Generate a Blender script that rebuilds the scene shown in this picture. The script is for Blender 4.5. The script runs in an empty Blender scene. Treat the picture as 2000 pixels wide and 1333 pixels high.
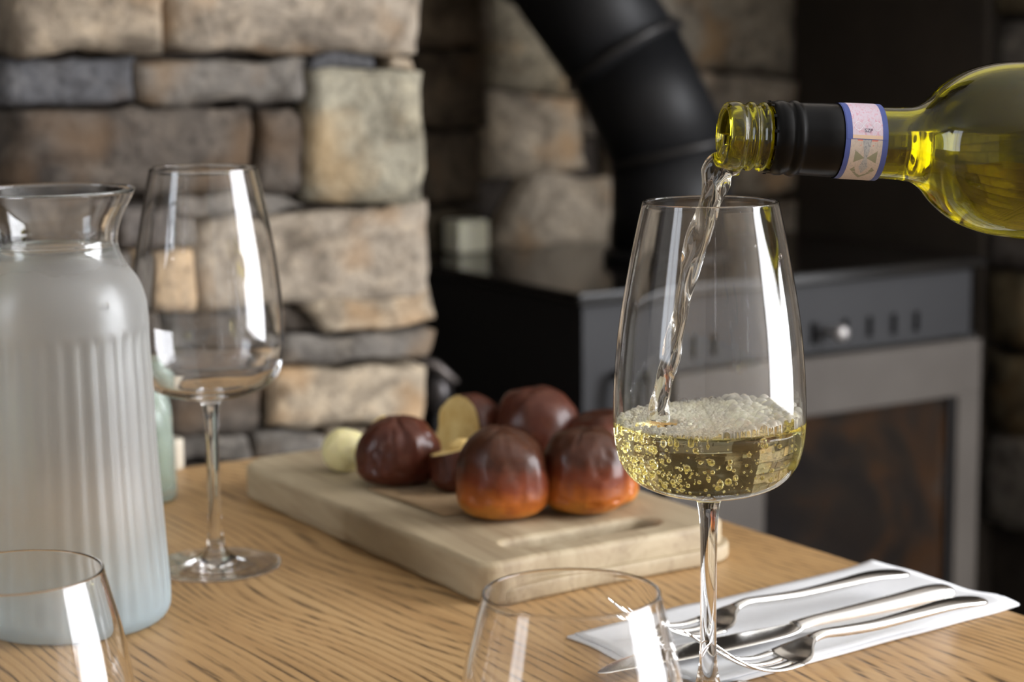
import bpy, bmesh, math, random
import numpy as np
from mathutils import Vector, Matrix, noise
random.seed(7)
S = bpy.context.scene
COL = S.collection

# ------------------------------------------------------------------ camera
F = 3900.0; ZC = 1.039; TILT = math.atan(616.5 / 3900); ROLL = math.radians(-0.6)
fwd = Vector((0, math.cos(TILT), -math.sin(TILT))); up0 = Vector((0, math.sin(TILT), math.cos(TILT))); rt0 = Vector((1, 0, 0))
RT = rt0 * math.cos(ROLL) + up0 * math.sin(ROLL); UP = up0 * math.cos(ROLL) - rt0 * math.sin(ROLL)
CAM = Vector((0, 0, ZC))
cd = bpy.data.cameras.new('camera'); cam = bpy.data.objects.new('camera', cd); COL.objects.link(cam)
cam.matrix_world = Matrix(((RT.x, UP.x, -fwd.x, 0), (RT.y, UP.y, -fwd.y, 0), (RT.z, UP.z, -fwd.z, ZC), (0, 0, 0, 1)))
cd.sensor_width = 36; cd.lens = F / 2000 * 36; cd.clip_start = 0.02; cd.clip_end = 50
cd.dof.use_dof = True; cd.dof.focus_distance = 0.81; cd.dof.aperture_fstop = 9.7
S.camera = cam

def ray(x, y): return fwd + RT * ((x - 1000) / F) - UP * ((y - 666.5) / F)
def atz(x, y, z=.75):
    d = ray(x, y); return CAM + d * ((z - ZC) / d.z)
def aty(x, y, Y):
    d = ray(x, y); return CAM + d * (Y / d.y)
def hit(x, y, p, n):
    d = ray(x, y); return CAM + d * ((Vector(p) - CAM).dot(n) / d.dot(n))

# building frame: everything in the room is square to this direction
BA = math.radians(32.5)
BU = Vector((math.cos(BA), math.sin(BA), 0)); BV = Vector((-math.sin(BA), math.cos(BA), 0))
def B(u, v, z=0): return BU * u + BV * v + Vector((0, 0, z))
def toB(p): return (p.dot(BU), p.dot(BV), p.z)

# ------------------------------------------------------------------ world, lights, exposure
w = bpy.data.worlds.new('world'); S.world = w; w.use_nodes = True
w.node_tree.nodes['Background'].inputs[0].default_value = (.80, .88, 1.0, 1)
w.node_tree.nodes['Background'].inputs[1].default_value = 4.0
S.view_settings.view_transform = 'Standard'; S.view_settings.look = 'None'
S.view_settings.gamma = 1; S.view_settings.use_curve_mapping = False
S.view_settings.exposure = 0.0
S.cycles.max_bounces = 40; S.cycles.transmission_bounces = 32; S.cycles.transparent_max_bounces = 12
S.cycles.diffuse_bounces = 3; S.cycles.glossy_bounces = 32
S.cycles.sample_clamp_indirect = 30.0; S.cycles.blur_glossy = 0.5

def area(name, u, v, z, sx, sz, rotz, power, col):
    l = bpy.data.lights.new(name, 'AREA'); l.shape = 'RECTANGLE'; l.size = sx; l.size_y = sz
    l.energy = power; l.color = col
    o = bpy.data.objects.new(name, l); COL.objects.link(o)
    o.location = B(u, v, z)
    o.rotation_euler = (math.pi / 2, 0, BA + rotz)      # faces +y of the frame turned by rotz
    return o
# daylight through the big window on the right (faces -u) and the window behind the camera (faces +v)
area('daylight_right', 2.66, -0.93, 1.42, 2.3, 1.84, math.pi / 2, 148, (.99, .98, 1.0))
area('daylight_left', -2.16, 0.85, 1.6, 0.7, 1.4, -math.pi / 2, 6, (.97, .98, 1.0))

# ------------------------------------------------------------------ helpers
def link_obj(o, parent=None):
    COL.objects.link(o)
    if parent is not None: o.parent = parent
    return o
def tag(o, label=None, cat=None, group=None, kind=None):
    if label: o['label'] = label
    if cat: o['category'] = cat
    if group: o['group'] = group
    if kind: o['kind'] = kind
    return o
def empty(name, loc=(0, 0, 0), rz=0.0, **k):
    o = bpy.data.objects.new(name, None); o.empty_display_size = .02; COL.objects.link(o)
    o.location = loc; o.rotation_euler = (0, 0, rz); tag(o, **k); return o
def mesh_obj(name, verts, faces, mat, parent=None, smooth=True, recalc=True):
    me = bpy.data.meshes.new(name); me.from_pydata([tuple(v) for v in verts], [], faces)
    if recalc:
        bm = bmesh.new(); bm.from_mesh(me); bmesh.ops.recalc_face_normals(bm, faces=bm.faces); bm.to_mesh(me); bm.free()
    me.update()
    if smooth: me.shade_smooth()
    if mat: me.materials.append(mat)
    return link_obj(bpy.data.objects.new(name, me), parent)
def bm_obj(name, bm, mat, parent=None, smooth=False, autos=None):
    me = bpy.data.meshes.new(name); bmesh.ops.recalc_face_normals(bm, faces=bm.faces); bm.to_mesh(me); bm.free()
    if smooth: me.shade_smooth()
    if mat: me.materials.append(mat)
    return link_obj(bpy.data.objects.new(name, me), parent)
def box(name, x0, x1, y0, y1, z0, z1, mat, parent=None, bevel=0.0, seg=2):
    bm = bmesh.new(); bmesh.ops.create_cube(bm, size=1)
    for v in bm.verts:
        v.co = Vector((x0 + (v.co.x + .5) * (x1 - x0), y0 + (v.co.y + .5) * (y1 - y0), z0 + (v.co.z + .5) * (z1 - z0)))
    if bevel: bmesh.ops.bevel(bm, geom=bm.edges[:], offset=bevel, segments=seg, affect='EDGES', profile=.5)
    return bm_obj(name, bm, mat, parent, smooth=False)
def catmull(pts, n=6, closed=False):
    out = []
    P = [np.array(p, float) for p in pts]; N = len(P)
    rng = range(N if closed else N - 1)
    for i in rng:
        p0 = P[(i - 1) % N] if closed or i > 0 else P[0] * 2 - P[1]
        p1 = P[i]; p2 = P[(i + 1) % N]
        p3 = P[(i + 2) % N] if closed or i < N - 2 else P[-1] * 2 - P[-2]
        a = np.linalg.norm(p1 - p0) ** .5 or 1e-6; b = np.linalg.norm(p2 - p1) ** .5 or 1e-6; c = np.linalg.norm(p3 - p2) ** .5 or 1e-6
        m1 = (p1 - p0) / a - (p2 - p0) / (a + b) + (p2 - p1) / b
        m2 = (p2 - p1) / b - (p3 - p1) / (b + c) + (p3 - p2) / c
        m1 *= b; m2 *= b
        for k in range(n):
            t = k / n
            out.append((2 * t**3 - 3 * t**2 + 1) * p1 + (t**3 - 2 * t**2 + t) * m1 + (-2 * t**3 + 3 * t**2) * p2 + (t**3 - t**2) * m2)
    if not closed: out.append(P[-1])
    return [tuple(o) for o in out]
def lathe(name, prof, mat, parent=None, seg=96, rfun=None, smooth=True, closed=False, axis='z'):
    """prof: (r, z) list; ends on the axis close themselves."""
    verts = []; rings = []
    for (r, z) in prof:
        if r < 1e-6:
            rings.append([len(verts)]); verts.append((0, 0, z))
        else:
            ring = []
            for k in range(seg):
                a = 2 * math.pi * k / seg; rr = r if rfun is None else rfun(r, z, a)
                ring.append(len(verts)); verts.append((rr * math.cos(a), rr * math.sin(a), z))
            rings.append(ring)
    faces = []
    n = len(rings)
    for i in range(n if closed else n - 1):
        a = rings[i]; b = rings[(i + 1) % n]
        if len(a) == 1 and len(b) == 1: continue
        for k in range(seg):
            k2 = (k + 1) % seg
            if len(a) == 1: faces.append((a[0], b[k], b[k2]))
            elif len(b) == 1: faces.append((a[k], b[0], a[k2]))
            else: faces.append((a[k], b[k], b[k2], a[k2]))
    if axis == 'x': verts = [(z, x, y) for (x, y, z) in verts]
    return mesh_obj(name, verts, faces, mat, parent, smooth)
def split_lathe(parts, prof, mat, parent, seg=96, rfun=None, mats=None):
    """One watertight turned surface cut into named parts that keep the whole surface's normals.
    parts: [(name, i0, i1), ...] index ranges of the profile (several ranges may share a name)"""
    whole = lathe('whole', prof, mat, None, seg, rfun)
    me = whole.data
    co = [tuple(v.co) for v in me.vertices]; no = [tuple(v.normal) for v in me.vertices]
    ringid = []
    for i, (r, z) in enumerate(prof): ringid += [i] * (1 if r < 1e-6 else seg)
    polys = [tuple(p.vertices) for p in me.polygons]
    bpy.data.objects.remove(whole); bpy.data.meshes.remove(me)
    out = {}
    names = []
    for nm, *_ in parts:
        if nm not in names: names.append(nm)
    for nm in names:
        rngs = [(a, b) for (x, a, b) in parts if x == nm]
        fs = [f for f in polys if any(a <= min(ringid[v] for v in f) and max(ringid[v] for v in f) <= b for a, b in rngs)]
        used = sorted({v for f in fs for v in f}); mp = {v: i for i, v in enumerate(used)}
        m2 = bpy.data.meshes.new(nm); m2.from_pydata([co[v] for v in used], [], [[mp[v] for v in f] for f in fs]); m2.update(); m2.shade_smooth()
        m2.normals_split_custom_set_from_vertices([no[v] for v in used])
        m2.materials.append((mats or {}).get(nm, mat))
        out[nm] = link_obj(bpy.data.objects.new(nm, m2), parent)
    return out
def tube(name, pts, rad, mat, parent=None, seg=16, caps=True, smooth=True, shape=None):
    """pts world/local list, rad list or float; shape(i,a)->(su,sv) scale"""
    P = [Vector(p) for p in pts]; n = len(P)
    R = rad if isinstance(rad, (list, tuple)) else [rad] * n
    verts = []; faces = []
    t = (P[1] - P[0]).normalized(); ref = Vector((0, 0, 1)) if abs(t.z) < .9 else Vector((0, 1, 0))
    u = t.cross(ref).normalized()
    for i in range(n):
        t = (P[min(i + 1, n - 1)] - P[max(i - 1, 0)]).normalized()
        u = (u - t * u.dot(t)).normalized(); v = t.cross(u)
        for k in range(seg):
            a = 2 * math.pi * k / seg; s = 1 if shape is None else shape(i, a)
            verts.append(P[i] + (u * math.cos(a) + v * math.sin(a)) * R[i] * s)
    for i in range(n - 1):
        for k in range(seg):
            k2 = (k + 1) % seg; faces.append((i * seg + k, i * seg + k2, (i + 1) * seg + k2, (i + 1) * seg + k))
    if caps:
        faces.append(tuple(range(seg))); faces.append(tuple((n - 1) * seg + k for k in range(seg)))
    return mesh_obj(name, verts, faces, mat, parent, smooth)

# ------------------------------------------------------------------ materials
def nodes(name):
    m = bpy.data.materials.new(name); m.use_nodes = True
    return m, m.node_tree.nodes, m.node_tree.links, m.node_tree.nodes['Principled BSDF']
def simple(name, col, rough=.5, metal=0.0, trans=0.0, ior=1.5, spec=None, coat=0.0):
    m, N, L, b = nodes(name)
    b.inputs['Base Color'].default_value = (*col, 1); b.inputs['Roughness'].default_value = rough
    b.inputs['Metallic'].default_value = metal; b.inputs['Transmission Weight'].default_value = trans
    b.inputs['IOR'].default_value = ior; b.inputs['Coat Weight'].default_value = coat
    if spec is not None: b.inputs['Specular IOR Level'].default_value = spec
    return m
def tex(N, L, kind, scale, vec=None, **k):
    t = N.new('ShaderNodeTex' + kind)
    if 'Scale' in t.inputs: t.inputs['Scale'].default_value = scale
    for a, b in k.items():
        if a in t.inputs: t.inputs[a].default_value = b
        else: setattr(t, a, b)
    if vec is not None: L.new(vec, t.inputs['Vector'])
    return t
def ramp(N, L, src, stops):
    r = N.new('ShaderNodeValToRGB'); e = r.color_ramp.elements
    while len(e) < len(stops): e.new(.5)
    for el, (p, c) in zip(e, stops):
        el.position = p; el.color = (c[0], c[1], c[2], 1) if isinstance(c, (tuple, list)) else (c, c, c, 1)
    L.new(src, r.inputs[0]); return r
def mapping(N, L, scale=(1, 1, 1), kind='Object', rot=(0, 0, 0)):
    tc = N.new('ShaderNodeTexCoord'); mp = N.new('ShaderNodeMapping'); mp.inputs['Scale'].default_value = scale
    mp.inputs['Rotation'].default_value = rot
    L.new(tc.outputs[kind], mp.inputs['Vector']); return mp.outputs[0]
def mix(N, L, fac, a, b, mode='MIX'):
    m = N.new('ShaderNodeMix'); m.data_type = 'RGBA'; m.blend_type = mode
    for s, i in ((fac, 0), (a, 6), (b, 7)):
        if hasattr(s, 'default_value') or hasattr(s, 'is_linked'): L.new(s, m.inputs[i])
        else: m.inputs[i].default_value = s if not isinstance(s, tuple) else (*s[:3], 1)
    return m.outputs[2]
def bump(N, L, b, h, strength=.3, dist=.001):
    n = N.new('ShaderNodeBump'); n.inputs['Strength'].default_value = strength; n.inputs['Distance'].default_value = dist
    L.new(h, n.inputs['Height']); L.new(n.outputs[0], b.inputs['Normal']); return n

GLASS = simple('clear_glass', (1, 1, 1), 0.0, trans=1, ior=1.45)
STEEL = simple('polished_steel', (.86, .85, .83), .2, metal=1)
BLACK = simple('black_iron', (.012, .012, .013), .42)

def m_oak():
    m, N, L, b = nodes('oiled_oak')
    v1 = mapping(N, L, (1, .06, 1))
    n1 = tex(N, L, 'Noise', 38, v1, Detail=6, Roughness=.6, Distortion=.4)
    # growth rings: bands along local Y, pulled into cathedrals by a slow noise
    vw = mapping(N, L, (1, .09, 1))
    slow = tex(N, L, 'Noise', 5, mapping(N, L, (1, .35, 1)), Detail=2)
    sep = N.new('ShaderNodeSeparateXYZ'); L.new(vw, sep.inputs[0])
    ad = N.new('ShaderNodeMath'); ad.operation = 'MULTIPLY_ADD'; L.new(slow.outputs[0], ad.inputs[0]); ad.inputs[1].default_value = .19; L.new(sep.outputs[0], ad.inputs[2])
    fine = tex(N, L, 'Noise', 60, mapping(N, L, (1, .12, 1)), Detail=3)
    ad2 = N.new('ShaderNodeMath'); ad2.operation = 'MULTIPLY_ADD'; L.new(fine.outputs[0], ad2.inputs[0]); ad2.inputs[1].default_value = .0022; L.new(ad.outputs[0], ad2.inputs[2])
    ml = N.new('ShaderNodeMath'); ml.operation = 'MULTIPLY'; L.new(ad2.outputs[0], ml.inputs[0]); ml.inputs[1].default_value = 165
    fr = N.new('ShaderNodeMath'); fr.operation = 'FRACT'; L.new(ml.outputs[0], fr.inputs[0])
    ring = ramp(N, L, fr.outputs[0], [(0, 1), (.10, .85), (.30, .12), (.75, 0), (1, .9)])
    pores = tex(N, L, 'Noise', 420, mapping(N, L, (1, .035, 1)), Detail=4, Roughness=.7)
    pr = ramp(N, L, pores.outputs[0], [(.48, 0), (.60, 1)])
    pm = N.new('ShaderNodeMath'); pm.operation = 'MULTIPLY'; L.new(ring.outputs[0], pm.inputs[0]); L.new(pr.outputs[0], pm.inputs[1])
    base = ramp(N, L, n1.outputs[0], [(.25, (.38, .215, .088)), (.5, (.50, .305, .135)), (.78, (.60, .395, .19))])
    c1 = mix(N, L, ring.outputs[0], base.outputs[0], (.42, .25, .105))
    mm = N.new('ShaderNodeMath'); mm.operation = 'MULTIPLY'; L.new(pm.outputs[0], mm.inputs[0]); mm.inputs[1].default_value = .95
    c2 = mix(N, L, mm.outputs[0], c1, (.06, .035, .018))
    L.new(c2, b.inputs['Base Color']); b.inputs['Roughness'].default_value = .42; b.inputs['Specular IOR Level'].default_value = .35
    inv = N.new('ShaderNodeMath'); inv.operation = 'SUBTRACT'; inv.inputs[0].default_value = 1; L.new(pm.outputs[0], inv.inputs[1])
    bump(N, L, b, inv.outputs[0], .35, .0004); return m
OAK = m_oak()

def m_boardwood():
    m, N, L, b = nodes('worn_board_wood')
    n1 = tex(N, L, 'Noise', 30, mapping(N, L, (1, .12, 1)), Detail=6, Roughness=.65, Distortion=.8)
    n2 = tex(N, L, 'Noise', 9, mapping(N, L, (1, .6, 1)), Detail=3)
    n3 = tex(N, L, 'Noise', 160, mapping(N, L, (1, .05, 1)), Detail=3)
    base = ramp(N, L, n1.outputs[0], [(.32, (.22, .155, .088)), (.5, (.37, .285, .175)), (.70, (.50, .41, .27))])
    c = mix(N, L, ramp(N, L, n2.outputs[0], [(.35, 0), (.7, .5)]).outputs[0], base.outputs[0], (.50, .42, .285))
    c = mix(N, L, ramp(N, L, n3.outputs[0], [(.55, 0), (.75, .45)]).outputs[0], c, (.20, .13, .07))
    L.new(c, b.inputs['Base Color']); b.inputs['Roughness'].default_value = .62
    bump(N, L, b, n1.outputs[0], .3, .0006); return m
BOARD = m_boardwood()

def m_stone():
    m, N, L, b = nodes('rough_stone')
    oi = N.new('ShaderNodeObjectInfo')
    tc = N.new('ShaderNodeTexCoord'); ad = N.new('ShaderNodeVectorMath'); ad.operation = 'MULTIPLY_ADD'
    L.new(oi.outputs['Random'], ad.inputs[0]); ad.inputs[1].default_value = (7, 3, 5); L.new(tc.outputs['Object'], ad.inputs[2])
    v = ad.outputs[0]
    a = tex(N, L, 'Noise', 16, v, Detail=8, Roughness=.68, Distortion=.5)
    c = tex(N, L, 'Noise', 42, v, Detail=6, Roughness=.7)
    d = tex(N, L, 'Noise', 9, v, Detail=4, Roughness=.6, Distortion=1.2)
    c1 = mix(N, L, ramp(N, L, a.outputs[0], [(.36, 1), (.52, .0)]).outputs[0], oi.outputs['Color'], (.42, .40, .38), 'MULTIPLY')
    lite = mix(N, L, 1.0, oi.outputs['Color'], (1.55, 1.5, 1.42), 'MULTIPLY'); rust = mix(N, L, 1.0, oi.outputs['Color'], (1.25, .92, .60), 'MULTIPLY'); dark = mix(N, L, 1.0, oi.outputs['Color'], (.30, .29, .29), 'MULTIPLY')
    c2 = mix(N, L, ramp(N, L, c.outputs[0], [(.50, 0), (.68, .75)]).outputs[0], c1, lite)
    c3 = mix(N, L, ramp(N, L, d.outputs[0], [(.54, 0), (.68, .85)]).outputs[0], c2, dark)
    fl = tex(N, L, 'Noise', 95, v, Detail=5, Roughness=.7)
    c3 = mix(N, L, ramp(N, L, fl.outputs[0], [(.52, 0), (.64, .6)]).outputs[0], c3, dark)
    c4 = mix(N, L, ramp(N, L, tex(N, L, 'Noise', 12, v, Detail=2).outputs[0], [(.55, 0), (.72, .7)]).outputs[0], c3, rust)
    L.new(c4, b.inputs['Base Color']); b.inputs['Roughness'].default_value = .85; b.inputs['Specular IOR Level'].default_value = .25
    bump(N, L, b, a.outputs[0], 1.0, .012); return m
STONE = m_stone()
def m_noise(name, c0, c1, scale, rough, bs=.2, bd=.002, metal=0., spec=.5):
    m, N, L, b = nodes(name)
    a = tex(N, L, 'Noise', scale, mapping(N, L), Detail=6, Roughness=.6)
    L.new(ramp(N, L, a.outputs[0], [(.3, c0), (.7, c1)]).outputs[0], b.inputs['Base Color'])
    b.inputs['Roughness'].default_value = rough; b.inputs['Metallic'].default_value = metal; b.inputs['Specular IOR Level'].default_value = spec
    bump(N, L, b, a.outputs[0], bs, bd); return m
MORTAR = m_noise('dark_mortar', (.012, .009, .007), (.05, .038, .028), 30, .95, .8, .01)
PLASTER = m_noise('warm_plaster', (.44, .40, .35), (.52, .48, .42), 6, .9, .1, .002)
CEILM = m_noise('ceiling_paint', (.74, .72, .68), (.80, .78, .74), 4, .9, .05, .001)
FLOORM = m_noise('dark_slate', (.05, .045, .04), (.10, .09, .08), 5, .6, .3, .004)
STOVEGREY = m_noise('grey_stove_steel', (.017, .017, .019), (.026, .026, .028), 7, .5, .05, .001, spec=.3)
LIDM = m_noise('dark_stove_lid', (.006, .0055, .005), (.012, .0105, .009), 9, .16, .06, .0008, spec=.3)
DOORM = m_noise('brown_grey_door_steel', (.075, .064, .055), (.105, .092, .080), 6, .5, .06, .001, spec=.3)
PIPEM = m_noise('matt_flue_black', (.006, .0062, .007), (.010, .0105, .012), 8, .5, .05, .001, spec=.3)
DARKRENDER = m_noise('dark_brown_render', (.028, .022, .017), (.055, .044, .034), 5, .8, .3, .004)

# ------------------------------------------------------------------ the setting
UR, UL, VR, VF, VB, ZT = 2.70, -2.2, -2.2, 1.53, 2.16, 2.5     # right/left/rear walls, chimney front, recess back, ceiling
def Bbox(name, u0, u1, v0, v1, z0, z1, mat, **k):
    o = box(name, u0, u1, v0, v1, z0, z1, mat); o.rotation_euler = (0, 0, BA); tag(o, **k); return o
Bbox('floor', UL, UR, VR, VB + .1, -.08, 0, FLOORM, kind='structure', label='dark slate floor of the dining room', cat='floor')
Bbox('ceiling', UL, UR, VR, VB + .1, ZT, ZT + .08, CEILM, kind='structure', label='pale painted ceiling', cat='ceiling')
def wall_with_window(name, wname, along, c, w0, w1, z0, z1, a0, a1, lab):
    """a wall with one opening; along 'v' (plane u=c) or 'u' (plane v=c)"""
    bm = bmesh.new()
    for (p0, p1, q0, q1) in ((a0, w0, 0, ZT), (w1, a1, 0, ZT), (w0, w1, 0, z0), (w0, w1, z1, ZT)):
        r = bmesh.ops.create_cube(bm, size=1)
        for v in r['verts']:
            s = p0 + (v.co.x + .5) * (p1 - p0); t = v.co.y * .12 + (.06 if c > 0 else -.06); z = q0 + (v.co.z + .5) * (q1 - q0)
            v.co = Vector((c + t, s, z)) if along == 'v' else Vector((s, c + t, z))
    o = bm_obj(name, bm, PLASTER); o.rotation_euler = (0, 0, BA); tag(o, kind='structure', label=lab, cat='wall')
    fr = empty(wname, (0, 0, 0), BA, kind='structure', label='white framed window in the ' + lab.split(' of')[0], cat='window')
    t = .02 if c > 0 else -.02
    WH = simple('window_paint', (.75, .75, .72), .4)
    for (p0, p1, q0, q1) in ((w0, w1, z0, z0 + .06), (w0, w1, z1 - .06, z1), (w0, w0 + .06, z0, z1), (w1 - .06, w1, z0, z1), ((w0 + w1) / 2 - .02, (w0 + w1) / 2 + .02, z0, z1)):
        if along == 'v': box('window_frame', c + t - .02, c + t + .04, p0, p1, q0, q1, WH, fr)
        else: box('window_frame', p0, p1, c + t - .04, c + t + .02, q0, q1, WH, fr)
wall_with_window('wall_right', 'window_1', 'v', UR, -2.1, .24, .45, 2.40, VR, VB + .1, 'plaster wall on the right of the room')
wall_with_window('wall_left', 'window_2', 'v', UL, .45, 1.25, .85, 2.35, VR, VB + .1, 'plaster wall on the left of the room')
Bbox('wall_rear', UL, UR, VR - .1, VR, 0, ZT, PLASTER, kind='structure', label='plaster wall behind the viewer', cat='wall')

# --- stones: rounded, chipped blocks fitted to four corners of a face
def stone_mesh(P4, into, depth, amp, nx=14, nz=8, ny=5, rnd=None, seed=0):
    """P4: bl, br, tr, tl face corners (Vectors); into: unit vector into the wall"""
    bl, br, tr, tl = P4
    wd = ((br - bl).length + (tr - tl).length) / 2; ht = ((tl - bl).length + (tr - br).length) / 2
    rnd = rnd or min(.008, ht * .2)
    bm = bmesh.new()
    def pos(s, t, q):     # s,t in 0..1 over the face, q metres into the wall
        return bl * (1 - s) * (1 - t) + br * s * (1 - t) + tr * s * t + tl * (1 - s) * t + into * q
    vs = {}
    def add(i, k, j):
        key = (i, k, j)
        if key in vs: return vs[key]
        s = i / nx; t = k / nz; q = j / ny * depth
        # rounding near the borders (superellipse shrink)
        ds = min(s, 1 - s) * wd; dt = min(t, 1 - t) * ht
        def rr(d): return 0 if d >= rnd else rnd - math.sqrt(max(0, rnd * rnd - (rnd - d) ** 2))
        push = 0
        if j == 0: push = max(rr(ds), rr(dt)) * .8
        p = pos(s, t, q + push)
        nrm = Vector((p.x * 1.0 + seed * 3.1, p.y + seed * 1.7, p.z))
        n1 = noise.noise_vector(nrm * 22) * amp + noise.noise_vector(nrm * 60) * amp * .45
        chip = noise.noise(nrm * 11)
        n1 += into * (max(0, chip - .1) * amp * 2.5)
        ce = max(0, 1 - min(ds, dt) / .02)
        n1 += noise.noise_vector(nrm * 35) * amp * .9 * ce
        v = bm.verts.new(p + n1); vs[key] = v; return v
    for i in range(nx):
        for k in range(nz):
            bm.faces.new((add(i, k, 0), add(i + 1, k, 0), add(i + 1, k + 1, 0), add(i, k + 1, 0)))
            bm.faces.new((add(i, k, ny), add(i, k + 1, ny), add(i + 1, k + 1, ny), add(i + 1, k, ny)))
    for j in range(ny):
        for i in range(nx):
            bm.faces.new((add(i, 0, j), add(i, 0, j + 1), add(i + 1, 0, j + 1), add(i + 1, 0, j)))
            bm.faces.new((add(i, nz, j), add(i + 1, nz, j), add(i + 1, nz, j + 1), add(i, nz, j + 1)))
        for k in range(nz):
            bm.faces.new((add(0, k, j), add(0, k + 1, j), add(0, k + 1, j + 1), add(0, k, j + 1)))
            bm.faces.new((add(nx, k, j), add(nx, k, j + 1), add(nx, k + 1, j + 1), add(nx, k + 1, j)))
    return bm
SN = [0]
def stone(P4, into, depth, col, parent, amp=.003, **k):
    SN[0] += 1
    c = sum(P4, Vector()) / 4
    bm = stone_mesh([p - c for p in P4], into, depth, amp, seed=SN[0], **k)
    o = bm_obj('stone', bm, STONE, parent, smooth=True)
    o.location = c; o.color = (*col, 1); return o
def stone_px(quad, vplane, depth, col, parent, proud=0.0, origin=0, **k):
    """quad: bl, br, tr, tl in picture pixels on the plane v = vplane of the building frame"""
    ps = [hit(x, y, BV * (vplane - proud), BV) for x, y in quad]
    ps = [Vector((p.dot(BU), p.dot(BV), p.z)) for p in ps]
    return stone(ps, Vector((0, 1, 0)), depth, col, parent, **k)

TAN = (.33, .27, .20); BEI = (.355, .30, .235); GRY = (.185, .168, .148); DGR = (.12, .105, .095); BLU = (.105, .105, .112); GRN = (.32, .295, .225); LTAN = (.44, .365, .27); BRN = (.105, .088, .073)
pil = empty('wall_pillar', (0, 0, 0), BA, kind='structure', label='pillar of rough dry-laid stones left of the stove', cat='pillar')
uL = hit(20, 400, BV * VF, BV).dot(BU); uR = hit(835, 400, BV * VF, BV).dot(BU)
box('mortar', uL + .015, uR - .03, VF + .03, VF + .40, 0, ZT, MORTAR, pil)
Q = [
 ([(28, 106), (318, 100), (330, -40), (25, -40)], TAN, .010),
 ([(326, 100), (822, 106), (826, -30), (322, -30)], BEI, .004),
 ([(8, 206), (268, 196), (272, 118), (10, 124)], BLU, 0),
 ([(272, 204), (600, 206), (606, 116), (262, 118)], GRY, .002),
 ([(612, 134), (738, 134), (735, 104), (622, 106)], BLU, -.008),
 ([(764, 138), (812, 138), (806, 112), (764, 112)], TAN, -.004),
 ([(26, 376), (496, 372), (500, 212), (30, 214)], BRN, .004),
 ([(504, 374), (602, 376), (606, 222), (508, 218)], BRN, -.004),
 ([(608, 400), (834, 396), (834, 140), (614, 138)], GRN, .008),
 ([(508, 420), (600, 408), (560, 382), (506, 382)], GRY, -.002),
 ([(384, 606), (844, 590), (842, 402), (380, 436)], BEI, .006),
 ([(268, 614), (386, 602), (374, 492), (264, 500)], (.55, .40, .25), .004),
 ([(230, 492), (322, 486), (318, 400), (232, 404)], DGR, 0),
 ([(326, 484), (378, 482), (376, 424), (324, 424)], GRY, 0),
 ([(330, 418), (500, 414), (498, 380), (330, 382)], GRY, -.004),
 ([(644, 656), (852, 634), (848, 572), (598, 600)], LTAN, .010),
 ([(544, 650), (640, 652), (594, 604), (540, 606)], BRN, -.008),
 ([(548, 714), (832, 700), (852, 648), (560, 662)], GRY, .012),
 ([(308, 704), (544, 704), (540, 610), (300, 616)], BRN, 0),
 ([(532, 836), (830, 828), (832, 716), (540, 722)], LTAN, .010),
 ([(326, 852), (512, 846), (518, 714), (322, 716)], BRN, 0),
 ([(340, 908), (500, 902), (486, 856), (336, 860)], GRY, .006),
 ([(505, 900), (640, 892), (636, 846), (500, 852)], GRY, .002),
 ([(645, 890), (832, 884), (830, 836), (640, 842)], TAN, .004),
 ([(20, 486), (226, 484), (224, 384), (24, 384)], BRN, 0),
 ([(20, 610), (262, 604), (260, 496), (20, 496)], GRY, 0),
 ([(20, 740), (296, 736), (294, 620), (22, 622)], BRN, 0),
 ([(22, 860), (318, 852), (316, 746), (22, 750)], GRY, 0),
 ([(24, 960), (330, 950), (328, 862), (24, 868)], BRN, 0),
 ([(345, 990), (560, 985), (560, 910), (345, 916)], BRN, 0),
 ([(566, 985), (832, 975), (832, 892), (566, 904)], GRY, 0),
]
for q, c, pr in Q: stone_px(q, VF, .12, c, pil, proud=pr, amp=.0045)
def face_courses(parent, u0, u1, v, z0, z1, cols, hmin=.05, hmax=.09):
    z = z0
    while z < z1:
        h = min(rf_.uniform(hmin, hmax), z1 - z + .03); u = u0
        while u < u1 - .03:
            l = rf_.uniform(.10, .26)
            if u1 - u - l < .07: l = u1 - u
            stone([Vector((u + .003, v, z + .003)), Vector((u + l - .003, v, z + .003)), Vector((u + l - .003, v, z + h - .004)), Vector((u + .003, v, z + h - .004))], Vector((0, 1, 0)), .10, rf_.choice(cols), parent, amp=.005, nx=9, nz=5, ny=2)
            u += l
        z += h
rf_ = random.Random(17)
ztop = max(hit(x, y, BV * VF, BV).z for x, y in ((30, -40), (820, -30))); zbot = hit(560, 988, BV * VF, BV).z
face_courses(pil, uL + .005, uR, VF, ztop + .004, 1.55, [TAN, BEI, GRY, BRN])
face_courses(pil, uL + .005, uR, VF, .30, zbot - .03, [TAN, BEI, GRY, BRN])
# side of the pillar towards the stove, and courses below/above the view
rs = random.Random(3)
def side_courses(parent, u, v0, v1, z0, z1, inward, cols, hmin=.05, hmax=.10):
    z = z0
    while z < z1:
        h = rs.uniform(hmin, hmax); v = v0
        while v < v1 - .04:
            l = min(rs.uniform(.12, .30), v1 - v)
            if v1 - v - l < .08: l = v1 - v
            a = [Vector((u, v + .004, z + .004)), Vector((u, v + l - .004, z + .004 + rs.uniform(-.004, .004))), Vector((u, v + l - .004, z + h - .004)), Vector((u, v + .004, z + h - .004))]
            stone(a, Vector((inward, 0, 0)), .08, rs.choice(cols), parent, amp=.005, nx=9, nz=5, ny=2)
            v += l
        z += h
side_courses(pil, uR - .015, VF + .13, VF + .40, .55, 1.35, -1, [BRN, GRY, TAN])

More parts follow.
